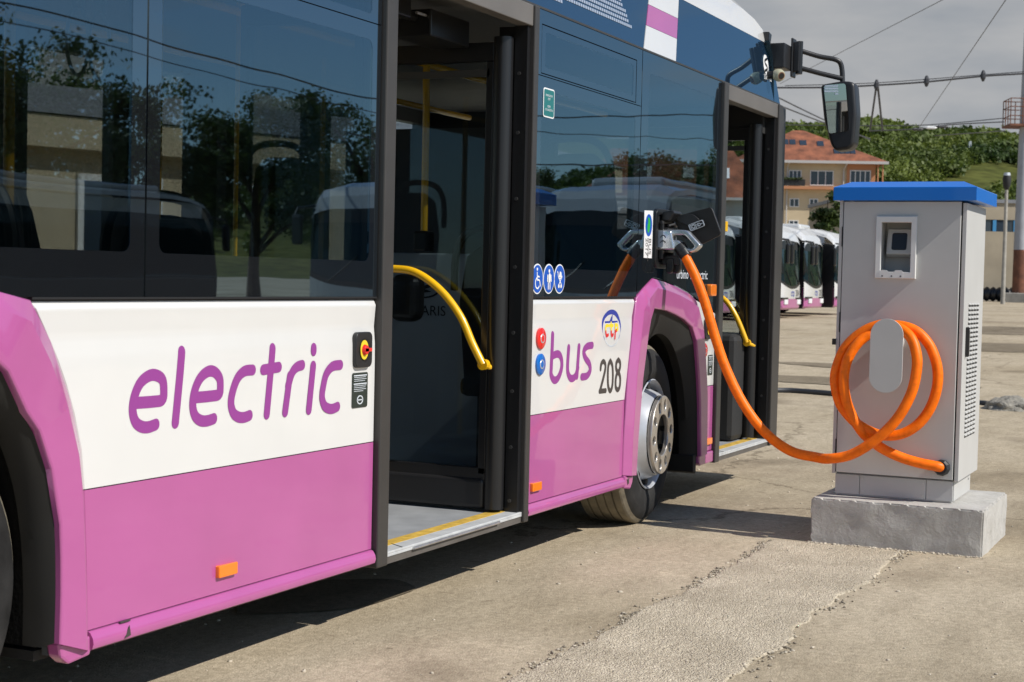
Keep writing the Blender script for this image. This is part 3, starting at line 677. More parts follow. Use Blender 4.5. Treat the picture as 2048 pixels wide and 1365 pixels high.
zs_w = [1.199, 1.196, 1.188, 1.18, 1.176, 1.168, 1.16, 1.145, 1.13, 1.115, 1.10, 1.085, 1.07, 1.055, 1.04, 1.01, .98, .9, .8, .7, .6915]
zs_p = [.6885, .6, .5, .4, .34, .307]
rear_o = [(3.183, 1.199), (3.26, 1.095), (3.34, .935), (3.382, .799), (3.396, .69), (3.408, .5), (3.416, .302)]
front_o = [(7.600, 1.199), (7.484, .69), (7.4815, .58), (7.475, .302)]
side_panel('upper_panel', zs_w, lambda z: lerp_curve(rear_o, z)+.004, lambda z: 4.961, X_['white'])
side_panel('lower_panel', zs_p, lambda z: lerp_curve(rear_o, z)+.004, lambda z: 4.961, X_['purple'])
side_panel('upper_panel', zs_w, lambda z: 6.290, lambda z: lerp_curve(front_o, z)-.004, X_['white'])
side_panel('lower_panel', zs_p, lambda z: 6.290, lambda z: lerp_curve(front_o, z)-.004, X_['purple'])
def skirt(name, x0, x1, m=None):
    mb = MB(); P = [(.03, .304), (.001, .304), (-.008, .300), (-.017, .286), (-.020, .272), (-.016, .258), (-.004, .250), (.03, .246)]
    mb.loft([[(x, y, z) for y, z in P] for x in (x0, x1)], cap=True)
    return mb.build(name, m or X_['purple'], BUS, smooth=True)
skirt('skirt', 3.424, 4.958); skirt('skirt', 6.292, 7.468)
# lower body behind the side panels and under the far side
mb = MB(); mb.box(3.30, 4.96, .031, .05, .26, 1.2); mb.box(6.29, 7.5, .031, .05, .26, 1.2); mb.box(8.70, 8.94, .031, .05, .26, 1.12)
mb.box(-1.0, 2.0, .0, .05, .26, 1.2); mb.box(-1.0, 10.3, 2.50, 2.55, .26, 1.2); mb.box(-1.05, -1.0, .0, 2.55, .26, 2.45)
mb.build('inner_wall', X_['interior'], BUS)
mb = MB(); mb.box(-1, 2.15, .06, 2.5, .245, .272); mb.box(2.15, 3.28, .60, 1.95, .245, .272); mb.box(3.28, 7.56, .06, 2.5, .245, .272); mb.box(7.56, 8.66, .62, 1.93, .245, .272); mb.box(8.66, 10.3, .06, 2.5, .245, .272)
mb.build('underfloor', X_['matblack'], BUS)
for xa, xb, ya, yb, zb in ((5.2, 7.3, .30, 1.2, .17), (3.4, 4.8, .45, 2.2, .16)): mb = MB(); mb.box(xa, xb, ya, yb, zb, .245); mb.build('battery_box', X_['matblack'], BUS, bevel=.01)
mb = MB(); mb.box(-1, 2.10, .05, 2.5, .2725, .280); mb.box(2.10, 3.32, .66, 1.87, .2725, .280); mb.box(3.32, 7.55, .05, 2.5, .2725, .280); mb.box(7.55, 8.70, .66, 1.87, .2725, .280); mb.box(8.70, 10.28, .05, 2.5, .2725, .280); o = mb.build('floor', X_['floorin'], BUS)

# wheel arches: flared purple frame, rubber lip, dark liner
def resample(P, n):
    P = [Vector((a, b, 0)) for a, b in P]; L_ = [0]
    for a, b in zip(P, P[1:]): L_.append(L_[-1]+(b-a).length)
    o = []
    for k in range(n+1):
        s = L_[-1]*k/n; i = 0
        while i < len(L_)-2 and L_[i+1] < s: i += 1
        t = (s-L_[i])/(L_[i+1]-L_[i]); q = P[i].lerp(P[i+1], t); o.append((q.x, q.y))
    return o
def smooth2(P, k=4): return [(q.x, q.y) for q in catmull([(a, b, 0) for a, b in P], k)]
def arch(outer, inner, lip, cx, name='wheel_arch'):
    mb = MB()
    mid = [((a[0]*.70+b[0]*.30), (a[1]*.70+b[1]*.30)) for a, b in zip(outer, inner)]
    rings = [[(x, .03, z) for x, z in outer], [(x, -.002, z) for x, z in outer],
             [(x, -.034, z) for x, z in mid], [(m[0]*.04+x*.96, -.028, m[1]*.04+z*.96) for (x, z), m in zip(inner, mid)], [(x, -.022, z) for x, z in inner], [(x, .04, z) for x, z in inner]]
    mb.loft(rings); o = mb.build(name, X_['purple'], BUS, smooth=True, bevel=.004); o.data.set_sharp_from_angle(angle=R(24))
    mb = MB(); n = 46
    a = resample(inner, n); b = resample(lip, n)
    mb.loft([[(x, -.006, z) for x, z in a], [(x, .012, z) for x, z in [(p[0]*.5+q[0]*.5, p[1]*.5+q[1]*.5) for p, q in zip(a, b)]], [(x, .045, z) for x, z in b], [(x, .10, z) for x, z in b]])
    mb.build('arch_lip', X_['rubber'], BUS, smooth=True)
    mb = MB(); mb.loft([[(x, .09, z) for x, z in b], [(x, .62, z) for x, z in b]]); mb.prism(b, lambda u, v, d: (u, d, v), .62, .64)
    mb.build('arch_liner', X_['liner'], BUS, smooth=True)
    return o
fo = [(7.474, .312), (7.4805, .50), (7.515, .82), (7.604, 1.199), (7.70, 1.243), (7.849, 1.299), (8.014, 1.285), (8.23, 1.257), (8.445, 1.221), (8.560, 1.188), (8.674, 1.042), (8.720, .90), (8.751, .78), (8.779, .66), (8.785, .50), (8.787, .31)]
fi = [(7.611, .301), (7.626, .486), (7.673, .786), (7.735, 1.00), (7.765, 1.08), (7.810, 1.142), (8.013, 1.129), (8.16, 1.106), (8.303, 1.078), (8.444, 1.035), (8.525, .955), (8.56, .85), (8.595, .73), (8.622, .61), (8.640, .45), (8.656, .30)]
fl = smooth2([(7.66, .28), (7.675, .50), (7.735, .74), (7.83, .90), (7.96, .985), (8.12, 1.005), (8.28, .96), (8.40, .87), (8.50, .74), (8.565, .58), (8.60, .42), (8.61, .28)])
arch(fo, fi, fl, 8.1)
ro = [(3.424, .25), (3.416, .40), (3.408, .5), (3.396, .69), (3.382, .799), (3.34, .935), (3.26, 1.095), (3.183, 1.199), (3.06, 1.222), (2.70, 1.235)]
ri = [(3.283, .30), (3.286, .43), (3.284, .52), (3.278, .615), (3.241, .764), (3.193, .865), (3.146, .915), (3.078, 1.02), (2.98, 1.09), (2.70, 1.125)]
rl = [(3.235, .28), (3.236, .42), (3.225, .56), (3.195, .70), (3.14, .825), (3.08, .90), (2.95, .985), (2.70, 1.02)]
rl = [(x+.036, z+.006) for x, z in rl[:-1]]+[rl[-1]]
ro += [(5.40-x, z) for x, z in ro[-2::-1]]; ri += [(5.40-x, z) for x, z in ri[-2::-1]]; rl += [(5.40-x, z) for x, z in rl[-2::-1]]
arch(ro, ri, smooth2(rl, 3), 2.7)
# skirt ends below the arches
mb = MB(); mb.prism([(3.29, .30), (3.417, .297), (3.419, .243), (3.33, .235), (3.30, .258)], SIDE, -.03, .016); mb.build('skirt_end', X_['purple'], BUS, bevel=.008)
mb = MB(); mb.prism([(7.476, .31), (7.60, .302), (7.585, .262), (7.56, .235), (7.474, .246)], SIDE, -.03, .015); mb.build('skirt_end', X_['purple'], BUS, bevel=.008)
mb = MB(); mb.prism([(8.662, .306), (8.785, .31), (8.785, .244), (8.69, .242), (8.665, .26)], SIDE, -.03, .015); mb.build('skirt_end', X_['purple'], BUS, bevel=.008)
mb = MB(); mb.prism([(8.789, .31), (8.935, .31), (8.935, .243), (8.789, .243)], SIDE, -.03, .012); mb.build('skirt_end', X_['purple'], BUS, bevel=.008)
mb = MB(); mb.prism([(8.60, .31), (8.66, .31), (8.655, .20), (8.605, .215)], SIDE, -.3, .0); mb.build('mud_flap', X_['rubber'], BUS, bevel=.006)
# piece ahead of the front arch
mb = MB(); mb.prism([(8.566, 1.186), (8.678, 1.042), (8.755, .782), (8.780, .690), (8.935, .690), (8.935, 1.105), (8.738, 1.152)], SIDE, -.03, .0); mb.build('upper_panel', X_['white'], BUS, bevel=.003)
mb = MB(); mb.prism([(8.783, .687), (8.791, .50), (8.791, .313), (8.935, .313), (8.935, .687)], SIDE, -.03, .0); mb.build('lower_panel', X_['purple'], BUS, bevel=.003)

# glazing: gloss black borders with clear panes set in them, dark seals in the joints
def pane(outer, inner, y=.0, gm=None):
    plate('window_border', [outer, inner], side_m(y+.004), X_['black_glass'], BUS, ext=.004, bev=.0)
    plate('window_pane', [inner], side_m(y+.0012), gm or X_['glass'], BUS, ext=.001)
pane([(.2, 1.206), (3.643, 1.206), (3.643, 2.442), (.2, 2.442)], rrect(.3, 3.58, 1.33, 2.36, .03))
pane([(3.651, 1.206), (4.960, 1.206), (4.960, 2.158), (3.651, 2.158)], rrect(3.71, 4.90, 1.33, 2.10, .03))
pane([(3.651, 2.162), (4.960, 2.162), (4.960, 2.442), (3.651, 2.442)], rrect(3.72, 4.89, 2.19, 2.41, .02))
pane([(6.292, 1.206), (7.609, 1.206), (7.609, 2.158), (6.292, 2.158)], rrect(6.37, 7.53, 1.33, 2.10, .03))
plate('window_border', [[(6.292, 2.162), (7.609, 2.162), (7.609, 2.442), (6.292, 2.442)], [(6.356, 2.168), (7.534, 2.168), (7.534, 2.382), (6.356, 2.382)]], side_m(.004), X_['black_glass'], BUS, ext=.004)
pane([(6.361, 2.173), (7.529, 2.173), (7.529, 2.377), (6.361, 2.377)], rrect(6.40, 7.49, 2.20, 2.35, .02), y=.001)
pane([(7.617, 1.215), (7.70, 1.250), (7.85, 1.306), (8.02, 1.292), (8.23, 1.264), (8.445, 1.228), (8.74, 1.158), (8.935, 1.112), (8.935, 2.442), (7.617, 2.442)], rrect(7.72, 8.82, 1.70, 2.34, .03))
mb = MB(); mb.box(.2, 4.962, .0095, .03, 1.19, 1.262); mb.box(.2, 4.962, .0095, .03, 2.362, 2.45); mb.box(3.6, 3.70, .0095, .03, 1.26, 2.37)
mb.box(3.7, 4.962, .0095, .03, 2.11, 2.185); mb.box(6.29, 8.937, .0095, .03, 2.36, 2.45); mb.box(6.29, 7.62, .0095, .03, 1.19, 1.262); mb.box(6.29, 7.6, .0095, .03, 2.11, 2.185)
mb.box(7.55, 7.70, .0095, .03, 1.20, 2.45); mb.box(7.62, 8.937, .0095, .03, 1.31, 1.69); mb.box(8.83, 8.937, .0095, .03, 1.1, 2.45); mb.box(6.29, 6.355, .0095, .03, 1.2, 2.45)
mb.build('window_seal', X_['seal'], BUS)
for xa, xb in ((3.19, 4.962), (6.29, 7.603)): mb = MB(); mb.box(xa, xb, -.002, .012, 1.1995, 1.2055); mb.build('waist_seal', X_['seal'], BUS)

# roof: gloss side band, striped section, domed white top
def band_y(z): return .10*(z-2.447)
def bandpoly(name, poly, m, d=.0, th=.02):
    mb = MB(); mb.prism(poly, lambda u, v, q: (u, band_y(v)-q, v), -th, d); return mb.build(name, m, BUS, bevel=0)
ZT = 2.811
def sx(z, x0, z0, x1, z1): return x0+(x1-x0)*(z-z0)/(z1-z0)
lx = lambda z: sx(z, 7.627, 2.452, 7.800, ZT); rx = lambda z: sx(z, 8.120, 2.452, 8.245, ZT)
bandpoly('roof_shroud', [(-1.0, 2.452), (lx(2.452)-.006, 2.452), (lx(3.12)-.006, 3.12), (-1.0, 3.12)], X_['band'])
for z0, z1, mm in ((2.452, 2.577, 'white'), (2.579, 2.691, 'purple'), (2.693, ZT, 'white')):
    bandpoly('roof_stripe', [(lx(z0), z0), (rx(z0), z0), (rx(z1), z1), (lx(z1), z1)], X_[mm], d=.001)
bandpoly('roof_band', [(rx(2.452)+.006, 2.452), (10.20, 2.452), (10.14, 2.60), (10.07, ZT), (rx(ZT)+.006, ZT)], X_['band'])
mb = MB()
for k in range(1): pass
hx = [(-1.0, 3.13), (7.4, 3.13), (8.2, 3.12), (8.8, 3.12), (9.2, 3.11), (9.5, 3.09), (9.75, 3.045), (9.93, 2.975), (10.03, 2.90), (10.085, 2.82)]
rings = []
for x, h in hx:
    e = ZT if x > 7.7 else 3.12
    hh = max(h, e+.004); rw = []
    for k in range(13):
        t = k/12; a = math.pi*t
        yy = 1.275-1.24*math.copysign(abs(math.cos(a))**.45, math.cos(a)); zz = e+(hh-e)*(math.sin(a)**.5 if t not in (0, 1) else 0)
        rw.append((x, yy, zz))
    rings.append(rw)
mb.loft(rings, cap=False); o = mb.build('roof', X_['white'], BUS, smooth=True)
mb = MB(); mb.box(-1, 10.1, .09, 2.46, 2.46, 2.5); mb.box(-1.0, 10.2, 2.49, 2.55, 2.45, 3.0); mb.build('roof_frame', X_['interior'], BUS)
mb = MB(); mb.box(-.98, 10.2, .05, 2.5, 2.43, 2.452); mb.build('ceiling', X_['ceiling'], BUS)
# perforated grille in the roof shroud
gp = [(6.10, 2.44+.0), (7.494, 2.522), (7.345, 2.648), (7.12, 2.85), (5.9, 2.85)]
gp = [(6.30, 2.500), (7.494, 2.522), (7.20, 2.80), (6.15, 2.80)]
mb = MB(); cell = .028
def inpoly(x, y, P):
    c = False; j = len(P)-1
    for i in range(len(P)):
        if (P[i][1] > y) != (P[j][1] > y) and x < (P[j][0]-P[i][0])*(y-P[i][1])/(P[j][1]-P[i][1])+P[i][0]: c = not c
        j = i
    return c
for i in range(50):
    for j in range(14):
        x = 6.14+i*cell+(j % 2)*cell/2; z = 2.505+j*cell*.8
        if inpoly(x, z, gp) and inpoly(x+.022, z+.016, gp):
            mb.prism([(x, z), (x+.020, z), (x+.020, z+.014), (x, z+.014)], lambda u, v, q: (u, band_y(v)-q, v), .0, .003)
o = mb.build('roof_grille', X_['mesh'], BUS); o['kind'] = 'stuff'
mb = MB(); mb.box(-1, 10.19, -.004, .02, 2.4425, 2.4515); mb.build('gutter_strip', X_['jamb'], BUS)
mb = MB(); mb.prism([(9.93, 2.80), (9.97, 2.795), (10.0, 2.87), (9.93, 2.88)], SIDE, -.10, -.01); mb.build('marker_lamp', X_['black'], BUS, bevel=.006)

# front end
def front_pts(z, dz=0): return 10.35-.16*max(0, (z-1.3))/1.2*.6
mb = MB()
rows = [(.25, 10.26), (.40, 10.32), (.70, 10.36), (.95, 10.36)]
def frow(z, xf):
    o = []
    for k in range(15):
        t = k/14; y = .0+2.55*t; o.append((xf-.16*abs(2*t-1)**6, y, z))
    return o
mb.loft([frow(z, x) for z, x in rows]); mb.build('front_bumper', X_['purple'], BUS, smooth=True)
mb = MB(); mb.loft([frow(z, x) for z, x in [(.95, 10.345), (2.40, 10.22)]]); mb.build('windscreen', X_['clear'], BUS, smooth=True)
mb = MB(); mb.loft([frow(z, x) for z, x in [(2.40, 10.225), (2.60, 10.20), (2.75, 10.14), (2.82, 10.06)]]); mb.build('destination_panel', X_['band'], BUS, smooth=True)
# door jambs, headers, sills
def door(xa, xb, pl, pr, last=False):
    mb = MB(); mb.box(pl[0], pl[1], -.022, .06, .236, 2.441); mb.build('door_jamb', X_['jamb'], BUS, bevel=.006)
    mb = MB(); mb.box(pr[0], pr[1], -.022, .06, .236, 2.441); mb.build('door_jamb', X_['jamb'], BUS, bevel=.006)
    mb = MB(); mb.box(xa, xb, -.012, .05, 2.352, 2.441); mb.build('door_header', X_['header'], BUS, bevel=.004)
    mb = MB(); mb.box(xb-.012, xb, .06, .14, .28, 2.352); mb.box(xb-.03, xb-.002, .0, .058, .28, 2.352); mb.build('door_reveal', X_['black'], BUS)
    for z in ([.33, .56, .80, 1.05, 1.33, 1.62, 1.90, 2.15]): mb = MB(); mb.disc((-.035, z), .008, FACEX(xb-.030), 0, .005, 10); mb.build('reveal_screw', X_['steel'], BUS)
    mb = MB(); mb.box(xa, xb, -.006, .03, .236, .2725); mb.build('sill_face', X_['sillface'], BUS)
    mb = MB(); mb.box(xa, xb, -.010, .07, .2725, .2815); mb.box(xa, xb, -.010, -.002, .262, .2725); mb.build('sill_nosing', X_['sillgrey'], BUS, bevel=.002)
    mb = MB(); mb.box(xa, xb, .055, .115, .2805, .2825); mb.build('sill_tape', X_['yellowtape'], BUS)
    mb = MB()
    for x in (xa+.13,): mb.prism([(x, -.008), (x+.004, -.008), (x+.054, .068), (x+.050, .068)], lambda u, v, d: (u, v, d), .282, .2830)
    mb.build('sill_joint', X_['seal'], BUS)
door(5.044, 6.238, (4.966, 5.044), (6.238, 6.286))
door(9.02, 10.11, (8.94, 9.02), (10.11, 10.20))
mb = MB(); mb.prism([(10.20, .25), (10.345, .255), (10.352, .95), (10.345, 2.44), (10.20, 2.44)], SIDE, -.06, .004); mb.build('front_pillar', X_['jamb'], BUS, bevel=.012)
mb = MB(); mb.tube([(5.25, -.016, .268), (6.0, -.016, .268)], .006, 8); mb.build('sill_rail', X_['alu'], BUS)

# inward-swung door leaves
def leaf(xp, rail, name='door_leaf', w=.66, rail_r=.017):
    n = MB(); n.tube([(xp+.02, .095, .295), (xp+.02, .095, 2.30)], .042, 20); o = n.build(name, X_['black'], BUS, smooth=True)
    def sub(mb, nm, m, **k): 
        q = mb.build(nm, m, o, **k); return q
    n = MB(); n.box(xp, xp+.04, .13, .165, .44, 2.2); n.box(xp, xp+.04, w, w+.04, .44, 2.2); n.box(xp, xp+.04, .13, w+.04, 2.2, 2.28); n.box(xp, xp+.04, .13, w+.04, .40, .47); sub(n, 'leaf_frame', X_['black'], bevel=.004)
    n = MB(); n.box(xp-.012, xp+.05, .13, w+.04, .292, .425); sub(n, 'leaf_kickplate', X_['blackplastic'], bevel=.02, seg=4)
    n = MB(); n.box(xp+.017, xp+.023, .165, w, .47, 2.2); sub(n, 'leaf_pane', X_['leafglass'])
    n = MB(); n.box(xp+.0, xp+.012, .15, w+.02, 2.135, 2.165); sub(n, 'leaf_bar', X_['steel'])
    P = catmull([(xp-.055, y, z) for _, y, z in rail], 6)
    n = MB(); n.tube(P, rail_r, 12); sub(n, 'leaf_handrail', X_['yellow'], smooth=True)
    y0, z0 = rail[-1][1], rail[-1][2]
    n = MB(); n.prism(circ(-y0, z0, rail_r*1.35, 14), FACEX(xp-.04), -.01, .022); n.tube([(xp-.05, y0, z0), (xp+.01, y0-.03, z0-.02)], .012, 8); sub(n, 'rail_bracket', X_['yellow'])
    return o
leaf(6.155, DATA['rail_leaf'])
leaf(9.97, [(a, b+.01, c) for a, b, c in DATA['rail_front']], w=.44)
def leaf_plain(xp):
    n = MB(); n.tube([(xp+.03, .095, .295), (xp+.03, .095, 2.30)], .04, 16); o = n.build('door_leaf', X_['black'], BUS, smooth=True)
    n = MB(); n.box(xp, xp+.04, .13, .165, .40, 2.2); n.box(xp, xp+.04, .62, .66, .40, 2.2); n.box(xp, xp+.04, .13, .66, 2.2, 2.28); n.box(xp, xp+.04, .13, .66, .31, .42); n.build('leaf_frame', X_['black'], o, bevel=.004)
    n = MB(); n.box(xp+.017, xp+.023, .165, .62, .42, 2.2); n.build('leaf_pane', X_['leafglass'], o)
leaf_plain(5.055)
# leading leaf of the front door, folded against its jamb, seen edge-on
mb = MB(); mb.box(9.03, 9.075, .03, .07, .30, 2.33); mb.box(9.03, 9.075, .07, .60, .30, .42); mb.box(9.03, 9.075, .07, .60, 2.2, 2.3); mb.box(9.03, 9.075, .56, .60, .42, 2.2); o = mb.build('door_leaf', X_['black'], BUS, bevel=.004)
mb = MB(); mb.box(9.05, 9.056, .07, .56, .42, 2.2); mb.build('leaf_pane', X_['leafglass'], o)
mb = MB(); mb.box(9.022, 9.085, -.016, .032, 1.585, 1.645); mb.build('leaf_buffer', X_['yellow'], o, bevel=.003)
# upper door mechanism
mb = MB(); mb.tube([(5.1, .30, 2.33), (6.2, .30, 2.33)], .022, 10); mb.box(5.75, 6.1, .22, .40, 2.25, 2.36); mb.box(5.5, 5.62, .24, .36, 2.3, 2.40); mb.build('door_mechanism', X_['black'], BUS, bevel=.01)
mb = MB(); mb.tube([(5.66, .24, 2.33), (5.85, .25, 2.335)], .006, 8); mb.build('mechanism_rod', X_['alu'], BUS)

# interior
mb = MB()
far = [(.2, 2.6), (2.95, 4.3), (4.5, 5.7), (5.95, 6.58), (6.98, 8.45), (8.7, 9.9)]
prev = -1.0
for a, b in far: mb.box(prev, a, 2.47, 2.54, 1.2, 2.45); prev = b
mb.box(prev, 10.2, 2.47, 2.54, 1.2, 2.45); mb.box(-1, 10.2, 2.46, 2.545, 2.34, 2.45)
mb.build('far_wall', X_['interior'], BUS)
for a, b in far:
    n = MB(); n.box(a+.002, b-.002, 2.50, 2.506, 1.201, 2.339); n.build('far_window', X_['clear'], BUS)
for xa, xb in ((7.12, 7.325), (7.42, 7.61)): mb = MB(); mb.box(xa, xb, 2.36, 2.44, .9, 2.34); mb.build('partition', X_['interior'], BUS)
for xa, xb, ya, yb, yc, zt in ((2.1, 3.32, .645, .70, .06, 1.12), (2.1, 3.32, 1.83, 1.88, 2.46, 1.12), (7.55, 8.70, .645, .70, .06, 1.17), (7.55, 8.70, 1.83, 1.88, 2.46, 1.17)):
    mb = MB(); mb.box(xa, xb, ya, yb, .28, zt); mb.box(xa, xb, min(ya, yc), max(yb, yc), zt+.001, zt+.03); mb.box(xb+.001, xb+.03, min(ya, yc), max(yb, yc), .28, zt+.03); mb.box(xa-.03, xa-.001, min(ya, yc), max(yb, yc), .28, zt+.03); mb.build('wheel_box', X_['interior'], BUS)
def pole(path, r=.0175):
    n = MB(); n.tube(path, r, 12); return n.build('handrail', X_['yellow'], BUS, smooth=True)
pole([(3.985, .80, .28), (3.985, .80, 2.43)]); pole([(4.75, .8, .28), (4.75, .8, 2.43)], .015); pole([(5.55, 1.0, .28), (5.55, 1.0, 2.43)])
pole(catmull([(6.82, .80, 1.46), (6.82, .80, 2.0), (6.82, .80, 2.33), (6.86, .76, 2.41), (6.96, .70, 2.44)]))
pole([(.0, .82, 2.30), (9.2, .82, 2.30)]); pole([(.0, 1.75, 2.30), (9.2, 1.75, 2.30)]); pole([(7.35, 1.7, .28), (7.35, 1.7, 2.43)], .015)
pole([(3.2, 1.75, .28), (3.2, 1.75, 2.43)]); pole([(6.98, .50, 1.20), (6.98, .50, 1.55)], .02)
mb = MB(); mb.box(6.78, 6.86, .76, .84, 1.40, 1.50); mb.build('pole_foot', X_['black'], BUS, bevel=.012)
for x in (4.331, 4.444, 2.6, 6.35):
    n = MB(); n.box(x-.012, x+.012, .80, .84, 2.16, 2.31)
    lp = [(x+.055*math.sin(a)*(1 if True else 0), .82, 2.05+.115*math.cos(a)) for a in [2*math.pi*k/24 for k in range(25)]]
    n.tube(lp, .007, 6, cap=False); n.build('hanging_strap', X_['greyboard'], BUS)
def seat(x, y, z, face=1):
    n = MB(); n.box(x-.22, x+.22, y-.22, y+.22, z, z+.09); o = n.build('seat', X_['seat'], BUS, bevel=.03)
    n = MB(); s = -face
    P = [(-.20, .05), (.20, .05), (.215, .45), (.17, .66), (.09, .72), (-.09, .72), (-.17, .66), (-.215, .45)]
    n.prism(P, lambda u, v, d: (x+s*(.20+.10*v)+d, y+u, z+v), 0, .055); n.build('backrest', X_['seat'], o, bevel=.015)
    lp = catmull([(x+s*(.235+.10*.55), y-.215, z+.50), (x+s*.30, y-.20, z+.68), (x+s*.315, y-.11, z+.78), (x+s*.32, y+.11, z+.78), (x+s*.30, y+.20, z+.68), (x+s*(.235+.10*.55), y+.215, z+.50)])
    n = MB(); n.tube(lp, .019, 8); n.build('seat_handle', X_['blackplastic'], o, smooth=True)
    n = MB(); n.box(x-.15, x+.15, y-.15, y+.15, .28, z); n.build('seat_base', X_['interior'], o)
for x, y, z in [(3.62, .40, .75), (2.85, .40, 1.16), (4.55, .42, .73), (3.62, .9, .75), (5.3, 2.15, .73), (4.4, 2.15, .75), (3.4, 2.15, 1.1), (7.9, .36, 1.21), (7.0, .36, .72), (7.9, 2.15, 1.21), (6.9, 2.15, .75), (5.05, 1.62, .85)]:
    seat(x, y, z)
# grey board with the maker's emblem and name, seen through the door glass
mb = MB(); mb.box(7.20, 7.23, .62, 1.30, .28, 1.40); mb.build('partition_board', X_['greyboard'], BUS, bevel=.008)
plate('board_emblem', [circ(-1.0, 1.22, .10, 32, .050), circ(-1.0, 1.22, .088, 32, .041)], facex_m(7.197), X_['black'], BUS, ext=.001)
plate('board_emblem', [[(-1.05, 1.215), (-.96, 1.245), (-.93, 1.235), (-.99, 1.218), (-.95, 1.205), (-1.03, 1.195), (-1.07, 1.205), (-1.01, 1.212)]], facex_m(7.197), X_['black'], BUS, ext=.001)
text('board_lettering', 'SOLARIS', .072, facex_m(7.197) @ Matrix.Translation((-1.135, 1.085, 0)), X_['black'], BUS, sx=1.0)
mb = MB(); mb.box(6.5, 6.62, .665, .82, 1.07, 1.29); mb.build('validator', X_['blackplastic'], BUS, bevel=.05, seg=5)
# driver's cab
mb = MB(); mb.box(8.85, 8.9, 1.0, 2.45, .28, 2.2); mb.build('cab_wall', X_['interior'], BUS)
mb = MB(); mb.box(9.75, 10.25, .12, 2.45, .28, .96); mb.build('dashboard', X_['matblack'], BUS, bevel=.04)
n = MB(); n.tube([(9.55+.06*math.sin(a), 1.75+.23*math.cos(a), 1.05+.2*math.sin(a)) for a in [2*math.pi*k/24 for k in range(25)]], .016, 8, cap=False); n.build('steering_wheel', X_['black'], BUS)
mb = MB(); mb.box(10.14, 10.22, .02, .12, .95, 2.45); mb.box(10.02, 10.16, .06, 2.5, 2.25, 2.44); mb.build('inner_pillar', X_['matblack'], BUS)

# wheels
def wheel(cx, y0, cz, sgn=1, steer=0.0, detail=True):
    """outer face at y0, axle along Y"""
    ca, sa = math.cos(steer), math.sin(steer)
    def mp(a, b, h):
        X, Y = a, y0-h*sgn
        dy = Y-y0
        return (cx+X*ca-dy*sa, y0+X*sa+dy*ca, cz+b)
    Rw = cz
    n = MB()
    prof = [(.285, .0), (.30, .012), (.34, .022), (.40, .018), (.435, .008), (.452, -.008)]
    n.lathe(prof, mp, 72)
    o = n.build('wheel', X_['tyre'], BUS, smooth=True)
    n = MB(); pr = [(.452, -.008), (Rw-.006, -.022)]
    for k in range(5):
        h = -.03-.047*k
        pr += [(Rw, h), (Rw, h-.036), (Rw-.011, h-.038), (Rw-.011, h-.045)]
    pr = pr[:-2]+[(Rw-.01, -.262), (.44, -.28), (.30, -.28)]
    n.lathe(pr, mp, 72); n.build('tread', X_['tread'], o)
    n = MB(); n.lathe([(.290, .010), (.293, .016), (.288, .020), (.280, .012), (.270, -.03), (.262, -.045), (.250, -.035), (.238, .000), (.222, .038), (.214, .053), (.207, .053), (.204, .005), (.108, .0), (.10, .0), (.06, .0), (.0, .0)], mp, 64)
    n.build('rim', X_['rim'], o, smooth=True)
    if not detail: return o
    for k in range(10):
        n = MB(); a = 2*math.pi*(k+.5)/10; c = (.252*math.cos(a), .252*math.sin(a))
        q = [(c[0]+.020*math.cos(b), c[1]+.020*math.sin(b)) for b in [2*math.pi*i/14 for i in range(14)]]
        n.prism(q, lambda u, v, d: mp(u, v, d), -.03, .0); n.build('hand_hole', X_['matblack'], o)
    # chromed nut ring with oval holes
    M4 = Matrix(((ca, 0, sa*sgn, cx), (sa, 0, -ca*sgn, y0), (0, 1, 0, cz), (0, 0, 0, 1)))
    loops = [circ(0, 0, .208, 64), circ(0, 0, .108, 40)]
    for k in range(10):
        a = 2*math.pi*k/10+.12; loops.append([(.160*math.cos(a)+.029*math.cos(t)*math.cos(a)-.0225*math.sin(t)*math.sin(a), .160*math.sin(a)+.029*math.cos(t)*math.sin(a)+.0225*math.sin(t)*math.cos(a)) for t in [2*math.pi*i/16 for i in range(16)]])
    plate('nut_ring', loops, M4 @ Matrix.Translation((0, 0, .070)), X_['chrome'], o, ext=.008, bev=.004)
    for k in range(10):
        n = MB(); a = 2*math.pi*k/10+.12; n.disc((.160*math.cos(a), .160*math.sin(a)), .0155, mp, .028, .046, 6); n.build('wheel_nut', X_['matblack'], o)
    n = MB(); n.lathe([(.2035, .01), (.2035, .030), (.110, .030), (.107, -.02), (.096, .012), (.080, .020), (.05, .022), (.0, .020)], mp, 32); n.build('hub', X_['black'], o, smooth=True)
    return o
wheel(8.01, .062, .474, steer=R(3.3)); wheel(2.785, .085, .474)
wheel(7.985, 2.49, .474, sgn=-1, detail=False); wheel(2.785, 2.49, .474, sgn=-1, detail=False)

# mirror, camera, emblem at the front corner
n = MB(); n.box(10.02, 10.20, -.07, .05, 2.66, 2.82); b = n.build('mirror_arm', X_['blackplastic'], BUS, bevel=.008)
n = MB(); n.box(10.16, 10.25, -.085, -.07, 2.62, 2.87); n.box(10.17, 10.23, -.125, -.085, 2.655, 2.845); n.build('mirror_bracket', X_['blackplastic'], b, bevel=.006)
n = MB(); n.tube([(10.20, -.118, 2.64), (10.20, -.118, 2.85)], .022, 12); n.build('mirror_hinge', X_['black'], b, smooth=True)
n = MB(); n.tube(catmull(DATA['mirror_arm'], 5), .0165, 10); n.tube(DATA['mirror_arm2'], .0165, 10); n.build('mirror_tube', X_['blackplastic'], b, smooth=True)
hp = rounded([(-p[1], p[2]) for p in DATA['mirror_head']], .03)
plate('mirror_head', [hp], facex_m(10.35), X_['blackplastic'], b, ext=.055, bev=.02, bres=3)
